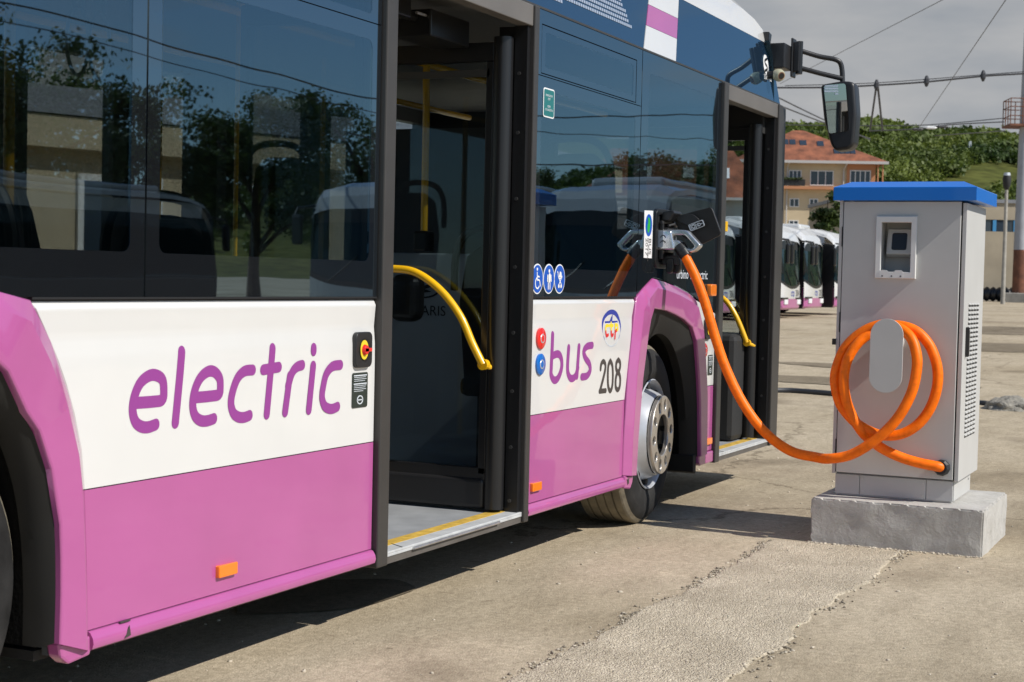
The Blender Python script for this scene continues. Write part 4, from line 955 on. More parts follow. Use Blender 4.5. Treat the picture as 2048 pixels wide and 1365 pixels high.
for key in ('mirror_glass', 'mirror_glass2'):
    gpz = rounded([(-p[1], p[2]) for p in DATA[key]], .02)
    o = plate('mirror_glass', [gpz], Matrix.Translation((10.262, -.36, 2.37)) @ Matrix.Rotation(R(4.0 if key == 'mirror_glass' else 6.0), 4, 'Z') @ Matrix.Rotation(R(-3.4 if key == 'mirror_glass' else -10), 4, 'Y') @ Matrix.Translation((0, .36, -2.37)) @ facex_m(0.0), X_['mirror'], b, ext=.003)
n = MB()
cp = Vector((9.935, -.045, 2.605)); n.tube([cp+Vector((0, .06, 0)), cp+Vector((0, -.01, 0))], [.026, .026], 20); cc = n.build('door_camera', X_['black'], BUS, smooth=True)
n = MB(); ax = Vector((-.62, -.72, -.22)).normalized(); q = cp+Vector((0, -.012, -.002)); n.tube([q-ax*.035, q-ax*.02, q+ax*.01, q+ax*.026, q+ax*.034], [.020, .036, .040, .034, .027], 24); n.build('camera_dome', X_['cream'], cc, smooth=True)
n = MB(); n.tube([q+ax*.034, q+ax*.038], [.019, .018], 20); n.build('camera_lens', X_['screen'], cc)
n = MB(); n.tube([q+ax*.032, q+ax*.0362], [.024, .023], 20); n.build('lens_ring', X_['rust'], cc)
bm_ = lambda y: Matrix(((1, 0, 0, 0), (0, .0995, -.995, y), (0, .995, .0995, 0), (0, 0, 0, 1)))
def bandm(x, z, dy=.004): return Matrix.Translation((x, band_y(z)-dy, z)) @ Matrix(((1, 0, 0, 0), (0, .0995, -.995, 0), (0, .995, .0995, 0), (0, 0, 0, 1)))
plate('brand_emblem', [circ(0, 0, .056, 32, .063), rounded([(-.034, .028), (.004, .052), (-.012, .012), (.022, -.030), (-.016, -.002)], .006), rounded([(.036, -.028), (-.002, -.054), (.012, -.014), (-.018, .010), (.020, .004)], .006)][:1], bandm(9.905, 2.668), X_['iconwhite'], BUS, ext=.0006)
n = MB(); strokes(n, [[(.030, .040), (-.022, .022), (-.012, .002), (.014, -.006), (.022, -.026), (-.030, -.042)]], .017, lambda u, v, d: bandm(9.905, 2.668) @ Vector((u, v, d)), d=.0014); n.build('brand_emblem', X_['black'], BUS)
text('brand_lettering', 'SOLARIS', .048, bandm(9.845, 2.572), X_['iconwhite'], BUS, sx=.95)

# lettering and stickers on the flank
YD = -.0022
SD = lambda u, v, d: (u, prof_top(v)-.0006-d*.45, v)
n = MB(); strokes(n, DATA['electric'], .0345, SD); n.build('lettering', X_['letter'], BUS, fix=False)
n = MB(); strokes(n, DATA['bus'], .0345, SD); n.build('lettering', X_['letter'], BUS, fix=False)
n = MB(); strokes(n, DATA['num'], .0245, SD); n.build('fleet_number', X_['numgrey'], BUS, fix=False)
# operator emblem
n = MB(); cu, cv = 7.281, 1.060
out_ = [(cu+.128*math.cos(a), cv+.082*math.sin(a)) for a in [math.pi*(-.22+1.44*k/36) for k in range(37)]]
inn = [(cu+.118*math.cos(a), cv-.018+.076*math.sin(a)) for a in [math.pi*(-.22+1.44*k/36) for k in range(37)]]
n.add([SD(u, v, -.0005) for u, v in out_]+[SD(u, v, -.0005) for u, v in inn], [(i, i+1, 38+i, 37+i) for i in range(36)]); n.build('emblem', X_['logoblue'], BUS)
n = MB(); n.prism([(cu-.085, cv+.017), (cu+.085, cv+.017), (cu+.085, cv+.026), (cu-.085, cv+.026)], SD, .0006, .001); n.add([SD(cu-.022, cv+.026, .0004), SD(cu+.012, cv+.022, .0004), SD(cu+.018, cv+.060, .0004)], [(0, 1, 2)]); n.build('emblem', X_['logoblue'], BUS)
lt = [[(-.045, .004), (-.075, .002), (-.082, -.022), (-.072, -.044), (-.050, -.040)], [(-.005, .016), (-.010, -.030), (.0, -.046), (.014, -.040)], [(-.028, .004), (.018, .004)], [(.050, .008), (.040, -.058)], [(.048, .002), (.076, .006), (.078, -.014), (.050, -.024)]]
n = MB(); strokes(n, [[(cu+a, cv+b) for a, b in s] for s in lt], .024, SD, d=.0002); n.build('emblem_letters', X_['logopale'], BUS)
lt2 = [[(q.x, q.y) for q in catmull([(cu+a, cv+b, 0) for a, b in s], 8)] for s in lt]
def clip(f): return [r_ for r_ in ([q for q in s if f(q[1]-cv)] for s in lt2) if len(r_) > 1]
n = MB(); strokes(n, clip(lambda b: b < -.014), .017, SD, d=.0022, k=1); n.build('emblem_letters', X_['logored'], BUS)['kind'] = 'stuff'
n = MB(); strokes(n, clip(lambda b: b > -.018), .017, SD, d=.0017, k=1); n.build('emblem_letters', X_['logoyellow'], BUS)['kind'] = 'stuff'
n = MB()
for k in range(26):
    a = math.pi*(1.18+.64*k/25); u, v = cu+.105*math.cos(a), cv-.022+.075*math.sin(a); n.prism([(u-.003, v-.004), (u+.003, v-.004), (u+.003, v+.004), (u-.003, v+.004)], SD, 0, .0005)
o = n.build('emblem_text', X_['logopale'], BUS)
# emergency switch and sticker (also a small pair ahead of the front arch)
def switch(u, v, s=1.0):
    o = plate('emergency_switch', [rrect(u-.056*s, u+.056*s, v-.062*s, v+.062*s, .022*s)], side_m(-.006), X_['blackplastic'], BUS, ext=.006, bev=.003)
    plate('switch_well', [circ(u+.006*s, v, .040*s, 28)], side_m(-.0162), X_['black'], o, ext=.0006)
    plate('switch_ring', [circ(u-.006*s, v, .027*s, 24, .034*s)], side_m(-.018), X_['logoyellow'], o, ext=.001)
    q = MB(); q.tube([(u-.006*s, -.018, v), (u-.006*s, -.030, v)], [.020*s, .015*s], 14); q.prism([(u-.020*s, v-.008*s), (u+.03*s, v-.006*s), (u+.03*s, v+.006*s), (u-.020*s, v+.008*s)], SIDE, .020, .030); q.build('switch_knob', X_['red'], o, bevel=.002)
def infosticker(u0, u1, v0, v1):
    o = plate('notice_sticker', [rrect(u0, u1, v0, v1, .008)], side_m(YD), X_['stickerdark'], BUS, ext=.0008)
    q = MB(); w_ = u1-u0; h = v1-v0
    for k, (f0, f1, th) in enumerate([(.08, .92, .030), (.10, .86, .014), (.10, .90, .014), (.10, .80, .014), (.08, .92, .030), (.10, .90, .014), (.10, .84, .014), (.10, .88, .014), (.10, .70, .014)]):
        z = v1-h*(.08+.052*k+(.03 if k > 3 else 0)); q.box(u0+w_*f0, u0+w_*f1, YD-.0016, YD-.0009, z-h*th*.5, z+h*th*.5)
    q.build('sticker_text', X_['logopale'], o)
    c = ((u0+u1)/2, v0+h*.22)
    plate('sticker_icon', [circ(c[0], c[1], w_*.20, 20, h*.13), circ(c[0], c[1], w_*.15, 20, h*.10)], side_m(YD-.0014), X_['logopale'], o, ext=.0004)
    q = MB(); q.box(c[0]-w_*.17, c[0]+w_*.17, YD-.0018, YD-.001, c[1]-h*.015, c[1]+h*.015); q.build('sticker_icon', X_['logopale'], o)
switch(4.857, 1.021); infosticker(4.799, 4.905, .819, .941)
switch(8.775, 1.018, .93); infosticker(8.818, 8.902, .752, .868)
def button(u, v, m, r=.047):
    q = MB(); q.tube([(u, .001, v), (u, -.008, v), (u, -.012, v)], [r, r, r*.86], 28); o = q.build('door_button', m, BUS, smooth=True)
    q = MB(); q.tube([(u, -.0115, v), (u, -.0135, v)], [r*.46, r*.42], 20); q.build('button_cap', X_['rim'], o)
    q = MB(); q.tube([(u, -.013, v), (u, -.0145, v)], [r*.34, r*.30], 16); q.build('button_core', m, o)
button(6.414, 1.022, X_['red']); button(6.414, .909, X_['bluebtn']); button(8.738, .897, X_['red'], .042)
# side marker lamps
for u, v in [(4.058, .373), (6.391, .3745), (8.853, .370)]:
    o = plate('marker_lamp', [rrect(u-.049, u+.049, v-.019, v+.019, .005)], side_m(-.006), X_['amber'], BUS, ext=.006, bev=.003)
o = plate('turn_lamp', [rrect(8.77, 8.87, 1.207, 1.275, .012)], side_m(-.010), X_['amber'], BUS, ext=.012, bev=.004)
n = MB(); n.box(3.548, 3.592, -.0105, -.004, .303, .3075); n.prism([(3.556, .262), (3.582, .266), (3.576, .294)], SIDE, .018, .0205); n.prism([(7.50, .29), (7.53, .29), (7.53, .268), (7.512, .262)], SIDE, .014, .017); n.build('jacking_mark', X_['numgrey'], BUS)
# accessibility roundels
def roundel(u, v, kind):
    o = plate('roundel', [circ(u, v, .0615, 36, .066)], side_m(-.0008), X_['iconwhite'], BUS, ext=.0006)
    plate('roundel_face', [circ(u, v, .056, 36, .0605)], side_m(-.0021), X_['iconblue'], o, ext=.0005)
    T = lambda P: [[(u+a*1.15, v+b*1.15) for a, b in s] for s in P]
    W_ = lambda a, b, d: (a, -.003-d, b)
    q = MB()
    if kind == 0:
        strokes(q, T([[(-.006, .024), (-.004, -.004)], [(-.004, -.004), (.016, -.006), (.024, -.026)], [(-.005, .010), (.012, .008)], [(-.010, .004), (-.022, -.010), (-.018, -.030), (.0, -.036), (.012, -.028)]]), .007, W_)
        q.disc((u-.007, v+.042), .007, W_, 0, .0004, 12)
    elif kind == 1:
        strokes(q, T([[(-.007, .012), (-.008, -.038)], [(.007, .012), (.008, -.038)], [(-.015, .014), (-.017, -.008)], [(.015, .014), (.017, -.008)]]), .008, W_); strokes(q, T([[(0, .014), (0, -.006)]]), .020, W_, d=.002)
        q.disc((u, v+.035), .0085, W_, 0, .0004, 12)
    else:
        strokes(q, T([[(-.020, .022), (-.012, .004), (.012, .004), (.020, .010)], [(-.026, .028), (-.020, .022)], [(-.010, .002), (.012, -.020)], [(.012, .002), (-.010, -.020)]]), .006, W_)
        q.prism([(u-.016, v+.008), (u+.018, v+.008), (u+.012, v+.03), (u-.004, v+.034)], W_, .001, .0014)
        for dx in (-.013, .013): q.add([W_(u+dx+.009*math.cos(t), v-.032+.009*math.sin(t), .0012) for t in [2*math.pi*k/14 for k in range(14)]], [tuple(range(14))])
    q.build('pictogram', X_['iconwhite'], o)
roundel(6.366, 1.282, 0); roundel(6.491, 1.283, 1); roundel(6.612, 1.284, 2)
# exit sticker on the glass
o = plate('exit_sticker', [rrect(6.386, 6.507, 1.986, 2.113, .014)], side_m(-.0008), X_['iconwhite'], BUS, ext=.0005)
plate('sticker_face', [rrect(6.392, 6.501, 1.992, 2.107, .010)], side_m(-.0019), X_['teal'], o, ext=.0004)
for s, z in (('EMERGENCY', 2.077), ('EXIT', 2.062), ('IESIRE', 2.030), ('DE URGENTA', 2.015)): text('sticker_text', s, .0135, side_m(-.0027) @ Matrix.Translation((6.446, z, 0)), X_['logopale'], o, align='CENTER')
# white award sticker
o = plate('award_sticker', [DATA['stickerpoly'][0]], side_m(-.0008), X_['iconwhite'], BUS, ext=.0005)
plate('sticker_oval', [circ(7.762, 1.570, .049, 32, .057)], side_m(-.0019), X_['iconblue'], o, ext=.0004)
plate('sticker_map', [rounded([(7.745, 1.612), (7.775, 1.606), (7.785, 1.575), (7.770, 1.535), (7.745, 1.530), (7.738, 1.560), (7.752, 1.585)], .012)], side_m(-.0027), X_['green'], o, ext=.0004)
rot = Matrix.Rotation(R(-90), 4, 'Z')
for k, s in enumerate(('BUS', 'OF THE YEAR', '2017')):
    text('sticker_text', s, (.050, .020, .046)[k], side_m(-.002) @ Matrix.Translation(((7.770, 7.752, 7.722)[k], 1.505, 0)) @ rot, X_['numgrey'], o, sx=(1.0, 1.0, 1.0)[k])
text('model_lettering', 'urbino 12 electric', .074, side_m(-.0006) @ Matrix.Translation((8.225, 1.302, 0)), X_['logopale'], BUS, sx=1.02)

# charging inlet and its open flap, above the front arch
pp = [(-p[0], p[1]) for p in DATA['plug_port']]
o = plate('charging_inlet', [rounded([(7.852, 1.64), (7.875, 1.662), (8.07, 1.662), (8.10, 1.635), (8.10, 1.39), (8.07, 1.352), (7.875, 1.352), (7.852, 1.38)], .03), rounded([(7.885, 1.62), (7.90, 1.63), (8.05, 1.63), (8.068, 1.61), (8.068, 1.41), (8.05, 1.385), (7.90, 1.385), (7.885, 1.40)], .02)], side_m(-.002), X_['black'], BUS, ext=.006, bev=.003)
plate('inlet_socket', [rrect(7.89, 8.065, 1.392, 1.625, .02)], side_m(.002), X_['matblack'], o, ext=.003)
n = MB(); n.box(7.93, 8.03, -.05, -.004, 1.435, 1.565); n.box(7.95, 8.02, -.10, -.01, 1.37, 1.42); n.box(7.91, 7.925, -.03, -.005, 1.40, 1.60); n.box(8.035, 8.06, -.045, -.004, 1.40, 1.60); n.build('inlet_socket', X_['blackplastic'], o, bevel=.006)
n = MB(); n.tube([(7.90, -.02, 1.59), (8.05, -.03, 1.60)], .009, 8); n.tube([(7.94, -.045, 1.575), (7.99, -.06, 1.585), (8.06, -.05, 1.575)], .006, 8); n.tube([(7.92, -.015, 1.41), (7.92, -.03, 1.445)], .008, 8); n.build('inlet_hinge', X_['steel'], o)
n = MB(); n.prism(rounded([(.02, 1.648), (.075, 1.655), (.085, 1.64), (.055, 1.60), (.01, 1.60)], .01), FACEX(8.0), -.05, .08); n.build('inlet_lid', X_['black'], o, bevel=.006)
for yy, x in ((.055, 7.96), (.082, 7.985)):
    plate('inlet_cap', [rounded([(yy-.022, 1.405), (yy+.022, 1.41), (yy+.024, 1.345), (yy+.006, 1.325), (yy-.018, 1.33)], .016)], facex_m(x), X_['black'], o, ext=.012, bev=.006)
fl_ = [(-p[0], p[1]) for p in DATA['flap']]
o = plate('charging_flap', [rounded(fl_, .02)], facex_m(8.035), mat('flap inner face', (.012, .011, .010), .45), BUS, ext=.007, bev=.003)
f2 = [(-p[0], p[1]) for p in DATA['flap2']]
plate('flap_plate', [rounded(f2, .012)], facex_m(8.008), X_['blackplastic'], o, ext=.005, bev=.002)
lb = [(-p[0], p[1]) for p in DATA['flap_label']]
cx_, cy_ = sum(p[0] for p in lb)/4, sum(p[1] for p in lb)/4
sh = [((p[0]-cx_)*.88+cx_, (p[1]-cy_)*.84+cy_) for p in lb]
plate('flap_label', [rounded(lb, .008), rounded(sh, .006)], facex_m(8.0005), X_['logopale'], o, ext=.0006)
plate('flap_label', [sh], facex_m(8.0012), X_['black'], o, ext=.0004)
ex = Vector((lb[1][0]-lb[0][0], lb[1][1]-lb[0][1])); ey = Vector((lb[3][0]-lb[0][0], lb[3][1]-lb[0][1]))
LP = lambda a, b: (lb[0][0]+ex.x*a+ey.x*b, lb[0][1]+ex.y*a+ey.y*b)
n = MB()
WL = lambda u, v, d: (7.9990-d, -u, v)
strokes(n, [[LP(.13, .2), LP(.13, .8)], [LP(.13, .8), LP(.45, .8)], [LP(.45, .8), LP(.45, .2)], [LP(.45, .2), LP(.13, .2)], [LP(.29+.10*math.cos(t), .5+.2*math.sin(t)) for t in [k*.7 for k in range(10)]], [LP(.62, .28), LP(.62, .72)], [LP(.62, .28), LP(.72, .34), LP(.76, .5), LP(.72, .66), LP(.62, .72)], [LP(.52, .4), LP(.62, .4)], [LP(.52, .6), LP(.62, .6)], [LP(.76, .5), LP(.90, .5)]], .0034, WL); n.build('flap_pictogram', X_['logopale'], o)

# ------------------------------------------------------------------ charging cabinet, plinth, cable
PL = thing('concrete_plinth', 'low grey rendered concrete block under the charging cabinet', 'concrete block', (8.28, -1.28, 0))
n = MB(); nb = 26
def plv(u, v, wz):
    x = 7.872+u*.80; y = -.860-v*.836+.0*u; z = -.03+wz*.2527
    k = mnoise.noise((x*9, y*9, z*9))*.006+mnoise.noise((x*30, y*30, z*30))*.0016
    top = wz > .99
    return (x+(k if not top else 0)*(1 if u < .5 else -1), y+(k*.8 if not top else 0), z+(k*.35 if top else 0))
def grid_face(f, nu, nv):
    vs = [f(i/nu, j/nv) for i in range(nu+1) for j in range(nv+1)]
    n.add(vs, [(i*(nv+1)+j, (i+1)*(nv+1)+j, (i+1)*(nv+1)+j+1, i*(nv+1)+j+1) for i in range(nu) for j in range(nv)])
grid_face(lambda a, b: plv(0, a, b), 40, 12); grid_face(lambda a, b: plv(1, a, b), 30, 10); grid_face(lambda a, b: plv(a, 0, b), 30, 10); grid_face(lambda a, b: plv(a, 1, b), 36, 12); grid_face(lambda a, b: plv(a, b, 1), 30, 30)
me = n.mesh('block', off(PL)); bm = bmesh.new(); bm.from_mesh(me); bmesh.ops.remove_doubles(bm, verts=bm.verts, dist=.012)
bmesh.ops.recalc_face_normals(bm, faces=bm.faces)
bmesh.ops.bevel(bm, geom=[e for e in bm.edges if len(e.link_faces) == 2 and e.calc_face_angle(0) > 1.0], offset=.008, segments=2, affect='EDGES', clamp_overlap=True)
bm.to_mesh(me); bm.free(); link_mesh('block', me, X_['plinth'], PL, smooth=True)

CB = thing('charging_cabinet', 'grey electric vehicle charging cabinet with bright blue cap', 'charging station', (8.32, -1.24, .2227))
YL, YR, XF, XB = -.935, -1.548, 8.040, 8.60
n = MB(); n.box(8.175, XB, YL-.004, YR+.028, .335, 1.70); n.build('housing', X_['cab'], CB, bevel=.003)
# front door with a recess opening
U = lambda y: -y
do = [(U(-.944), .342), (U(-1.520), .342), (U(-1.520), 1.706), (U(-.944), 1.706)]
ro_ = [(1.128, 1.345), (1.296, 1.345), (1.296, 1.612), (1.128, 1.612)]
plate('front_door', [do, ro_], facex_m(8.031), X_['cab'], CB, ext=.006, bev=.003)
n = MB(); n.box(8.028, 8.18, -.922, -.940, .335, 1.71); n.build('edge_trim', X_['cab'], CB, bevel=.002)
n = MB(); n.box(8.0285, 8.07, -.9405, -.9435, .345, 1.705); n.box(8.034, 8.07, -1.5205, -1.5265, .345, 1.705); n.build('door_seal', X_['seal'], CB)
for z in (1.53, 1.10, .46): n = MB(); n.box(8.022, 8.03, -.937, -.9435, z-.05, z+.05); n.build('hinge', X_['black'], CB)
n = MB(); n.box(8.020, 8.055, -.905, -.921, .985, 1.015); n.build('latch', X_['black'], CB)
# side panel with vents and handle
n = MB(); n.box(8.027, XB+.028, YR, -1.527, .335, 1.70); n.build('side_panel', X_['cab'], CB, bevel=.003)
n = MB()
for r in range(30):
    z = 1.197-r*.0225
    for c in range(4):
        x = 8.16+c*.085+.012*0
        n.box(x, x+.066, YR-.0016, YR+.002, z-.004, z+.004)
o = n.build('vent_slot', X_['matblack'], CB); o['kind'] = 'stuff'
n = MB()
for r in range(30):
    z = 1.197-r*.0225
    for c in range(4):
        x = 8.16+c*.085
        P = [(0, .013), (.005, .0095), (.0055, .005), (.0005, .0045)]
        n.loft([[(xx, YR-dy, z+dz) for dy, dz in P] for xx in (x-.002, x+.068)], closed=True, cap=True)
o = n.build('vent_hood', X_['cab'], CB); o['kind'] = 'stuff'
n = MB(); n.prism([(8.095, 1.095), (8.120, 1.075), (8.124, .980), (8.118, .955), (8.096, .945)], SIDE, 1.548, 1.566); n.build('door_handle', X_['black'], CB, bevel=.004)
# cap
n = MB(); cy0, cy1, cx0, cx1 = -.897, -1.597, 7.985, 8.655
ring = lambda i, z: [(cx0+i, cy0-i, z), (cx0+i, cy1+i, z), (cx1-i, cy1+i, z), (cx1-i, cy0-i, z)]
n.loft([ring(0, 1.709), ring(0, 1.775), ring(.075, 1.806)], closed=True, cap=True); n.build('cap', X_['cablue'], CB, bevel=.0025)
# plinth panels with screws
n = MB(); n.box(8.058, 8.58, -.938, -1.515, .224, .336); n.build('base_frame', X_['cab'], CB, bevel=.002)
for a, b in ((-.936, -1.058), (-1.061, -1.388), (-1.391, -1.519)):
    n = MB(); n.box(8.050, 8.057, a, b, .232, .332); n.build('base_panel', X_['cab'], CB, bevel=.002)
n = MB(); n.box(8.07, 8.57, -1.516, -1.5225, .232, .332); n.build('base_panel', X_['cab'], CB, bevel=.002)
def screw(c, mp_, r=.006): q = MB(); q.disc(c, r, mp_, 0, .003, 10); q.build('screw', X_['alu'], CB)
for y in (-1.075, -1.375):
    for z in (.252, .312): screw((-y, z), FACEX(8.050))
screw((8.50, .30), lambda u, v, d: (u, -1.5225-d, v)); screw((1.27, .245), FACEX(8.050), .004)
# card reader recess
fr_o = [(1.112, 1.325), (1.311, 1.325), (1.311, 1.632), (1.112, 1.632)]; fr_i = [(1.139, 1.357), (1.285, 1.357), (1.285, 1.602), (1.139, 1.602)]
rc = plate('reader_frame', [fr_o, fr_i], facex_m(8.016), X_['cabwhite'], CB, ext=.009, bev=.003)
n = MB(); d = .13; x0 = 8.03
n.add([(x0, -1.132, 1.349), (x0, -1.292, 1.349), (x0, -1.292, 1.608), (x0, -1.132, 1.608), (x0+d, -1.132, 1.349), (x0+d, -1.292, 1.349), (x0+d, -1.292, 1.608), (x0+d, -1.132, 1.608)], [(0, 1, 5, 4), (1, 2, 6, 5), (2, 3, 7, 6), (3, 0, 4, 7), (4, 5, 6, 7)]); n.build('recess_box', X_['cab'], rc, fix=False)
n = MB(); TI = Matrix.Translation((8.112, -1.212, 1.505)) @ Matrix.Rotation(R(14), 4, 'Y')
n.add([TI @ Vector(p) for p in [(-.02, -.062, -.065), (-.02, .062, -.065), (-.02, .062, .065), (-.02, -.062, .065), (.03, -.066, -.07), (.03, .066, -.07), (.03, .066, .07), (.03, -.066, .07)]], [(0, 1, 2, 3), (4, 7, 6, 5), (0, 4, 5, 1), (1, 5, 6, 2), (2, 6, 7, 3), (3, 7, 4, 0)]); n.build('reader_body', X_['cab'], rc, bevel=.004)
plate('reader_screen', [rrect(-.037, .037, -.044, .044, .010)], TI @ facex_m(-.0215), X_['screen'], rc, ext=.001)
plate('lower_lip', [rounded([(1.136, 1.326), (1.252, 1.326), (1.252, 1.356), (1.244, 1.366), (1.214, 1.366), (1.206, 1.356), (1.180, 1.356), (1.170, 1.366), (1.142, 1.366), (1.136, 1.358)], .004)], facex_m(8.004), X_['cabwhite'], rc, ext=.0015)
for u in (1.150, 1.196, 1.240): n = MB(); n.disc((u, 1.336), .004, FACEX(8.0025), 0, .002, 8); n.build('lip_screw', X_['steel'], rc)
# cable hook plate on a spool
st = [(1.216+.0795*math.cos(a), 1.048+.0795*math.sin(a)) for a in [math.pi*k/20 for k in range(21)]]+[(1.216+.0795*math.cos(a), .846+.0795*math.sin(a)) for a in [math.pi+math.pi*k/20 for k in range(21)]]
hk = plate('cable_hook', [st], facex_m(7.838), X_['cab'], CB, ext=.0025, bev=.001)
n = MB(); n.prism([(1.216+.05*math.cos(a), 1.01+.05*math.sin(a)) for a in [2*math.pi*k/24 for k in range(24)]], FACEX(8.025), 0, .184); n.build('hook_drum', X_['cab'], hk, smooth=True)
n = MB(); n.tube([(8.028, -1.470, .4005), (8.005, -1.468, .401), (7.992, -1.466, .4015)], [.040, .040, .032], 10); n.build('cable_gland', X_['blackplastic'], CB)

CA = thing('charging_cable', 'thick orange charging cable coiled on the cabinet and plugged into the bus', 'charging cable', (7.95, -.9, .4))
path = catmull(DATA['cable_hang']+DATA['cable_coil'], 7)
n = MB(); n.tube(path, .0255, 16); n.build('cord', X_['orange'], CA, smooth=True)
po = [(-a, b) for a, b in DATA['plug_outer']]; ph = [(-a, b) for a, b in DATA['plug_hole']]
pg = plate('plug', [rounded(po, .018), rounded(ph, .012)], facex_m(7.94), X_['plugmetal'], CA, ext=.018, bev=.008, bres=4)
plate('plug_block', [rounded([(-.008, 1.448), (.098, 1.45), (.075, 1.548), (-.008, 1.552)], .012)], facex_m(7.935), X_['plugmetal'], pg, ext=.030, bev=.008, bres=3)
plate('plug_slot', [rrect(.086, .126, 1.536, 1.546, .004)], facex_m(7.9155), X_['black'], pg, ext=.001)
plate('plug_plate', [rounded([(-.004, 1.462), (.034, 1.462), (.034, 1.548), (-.004, 1.548)], .006)], facex_m(7.8965), mat('plug label grey', (.25, .30, .36), .3), pg, ext=.001)
n = MB()
for zc in (1.515, 1.488):
    strokes(n, [[(.0335+.013*math.cos(t), zc-.008+.016*math.sin(t)) for t in [R(20+140*k/10) for k in range(11)]]], .0045, FACEX(7.895), k=2)
strokes(n, [[(.0335, 1.490), (.0335, 1.496)]], .004, FACEX(7.895)); n.build('plug_marking', X_['black'], pg)
a = Vector((7.94, -.108, 1.470)); b = Vector((7.932, -.148, 1.420)); n = MB(); n.tube([a, a.lerp(b, .55), a.lerp(b, .56), b+(b-a)*.1], [.034, .036, .034, .032], 20); n.build('plug_collar', X_['blackplastic'], pg, smooth=True)

# ------------------------------------------------------------------ buses parked in the yard
def parked_bus(label, group, body, low, name='parked_bus', no=None):
    """local frame: front plane y = 0 facing -y, width 0..2.5 along x, length 11 m along +y"""
    t = thing(name, label, 'bus', (0, 0, 0), group)
    n = MB(); n.box(.0, 2.5, .12, 11, .30, 1.0); n.build('lower_body', low, t, bevel=.05)
    n = MB(); n.box(.0, .05, .12, 11, 1.0, 2.45); n.box(2.45, 2.5, .12, 11, 1.0, 2.45); n.box(.04, 2.46, 10.9, 11, 1.0, 2.6); n.build('side_glazing', X_['windark'], t)
    n = MB()
    rows = [(2.46, .10), (2.72, .20), (2.90, .42), (3.02, .90), (3.06, 1.6), (3.06, 11)]
    n.loft([[(x0_, y, z-.20*k_) for x0_, k_ in ((.0, 1), (.05, .5), (.35, .1), (1.25, 0), (2.15, .1), (2.45, .5), (2.5, 1))] for z, y in rows]); n.box(.02, 2.48, .5, 11, 2.40, 2.80); n.build('roof', body, t, smooth=False)
    n = MB(); n.box(.5, 2.0, 1.5, 7.5, 3.0, 3.20); n.build('roof_pod', body, t, bevel=.08)
    n = MB()
    n.loft([[(2.5*k/8, y+.10*abs(2*k/8-1)**4, z) for k in range(9)] for z, y in ((.98, .0), (1.4, .015), (2.46, .11))]); n.build('windscreen', X_['windark'], t, smooth=True)
    n = MB(); n.loft([[(2.5*k/8, y-.006+.10*abs(2*k/8-1)**4, z) for k in range(9)] for z, y in ((2.18, .085), (2.46, .105))]); n.build('destination_display', X_['black'], t)
    n = MB(); n.loft([[(2.5*k/16, y+.10*abs(2*k/16-1)**4, .62+(z-.62)*(1+.75*abs(2*k/16-1)**2)) for k in range(17)] for z, y in ((.62, -.022), (.75, -.020), (.93, -.012))])
    n.build('front_panel', X_['white'] if body is not X_['silver'] else body, t)
    n = MB(); n.loft([[(2.5*k/8, y+.10*abs(2*k/8-1)**4, z) for k in range(9)] for z, y in ((.28, .03), (.34, -.02), (.62, -.022))]); n.build('bumper', low, t, bevel=0)
    n = MB(); n.box(-.012, .0, .13, 1.5, .27, 2.46); n.box(.0, .4, .14, 1.45, .26, .30); n.build('door', X_['black'], t)
    n = MB(); n.loft([[(2.5*k/16, y+.10*abs(2*k/16-1)**4, z+.23*abs(2*k/16-1)**2) for k in range(17)] for z, y in ((.90, -.008), (1.02, -.006))]); n.build('cowl', X_['black'], t)
    for x in (.30, 1.85):
        n = MB(); n.box(x, x+.40, -.035, .06, .44, .60); q = n.build('headlight', X_['winframe'], t, bevel=.02)
        n = MB(); n.box(x-.25, x+.42, -.03, .04, .605, .66); n.build('light_trim', X_['black'], q)
    for x, s in ((.06, -1), (2.44, 1)):
        n = MB(); n.tube([(x, .1, 2.5), (x+.16*s, -.22, 2.45), (x+.18*s, -.28, 2.3)], .025, 8); q = n.build('mirror', X_['black'], t)
        n = MB(); n.box(x+.10*s-.10, x+.10*s+.12, -.36, -.24, 1.72, 2.34); n.build('mirror_head', X_['black'], q, bevel=.05)
    for x in (.02, 2.22):
        for y in (2.6, 8.2):
            n = MB(); n.lathe([(0, .26), (.3, .27), (.44, .26), (.47, .2), (.47, .05), (.44, 0), (0, 0)], lambda a, b, h: (x+h, y+a, .47+b), 24); n.build('wheel', X_['tyre'], t)
    n = MB(); n.tube([(1.1, -.012, 1.05), (.5, .0, 1.52)], .012, 6); n.tube([(2.1, .01, 1.06), (1.5, .0, 1.54)], .012, 6); n.build('wiper', X_['black'], t)
    if no:
        F0 = Matrix(((1, 0, 0, 0), (0, 0, -1, -.024), (0, 1, 0, 0), (0, 0, 0, 1)))
        text('emblem', 'ctp', .34, F0 @ Matrix.Translation((1.05, .70, 0)), X_['logoblue'], t)
        text('fleet_number', no, .30, F0 @ Matrix.Translation((1.62, .70, 0)), X_['numgrey'], t)
    return t
G1 = 'purple and white buses parked side by side'
nums = {0: '204', 1: '203', 2: '202', -1: '205', -2: '206', 3: '201', -3: '207', 4: '209'}
labs = {-3: 'white and purple parked bus at the near end of the row, behind the open bus', -2: 'white and purple parked bus third before number 204, glimpsed past the open doors',
        -1: 'parked white and purple bus seen through the front door opening', 0: 'nearest parked white and purple bus just beyond the front door post, numbered 204',
        1: 'second parked white and purple bus from the front door post, numbered 203', 2: 'parked white and purple bus half hidden by the charging cabinet',
        3: 'parked bus behind the charging cabinet, next after the half hidden one', 4: 'farthest parked bus, hidden behind the charging cabinet'}
for k in range(-3, 3):
    b = parked_bus(labs[k], G1, X_['white'], X_['purple'], no=nums[k])
    x = 48.75+3.4*k; b.location = (x, 10.4+.12*math.sin(k*2.3), gz(x+1)+.0)
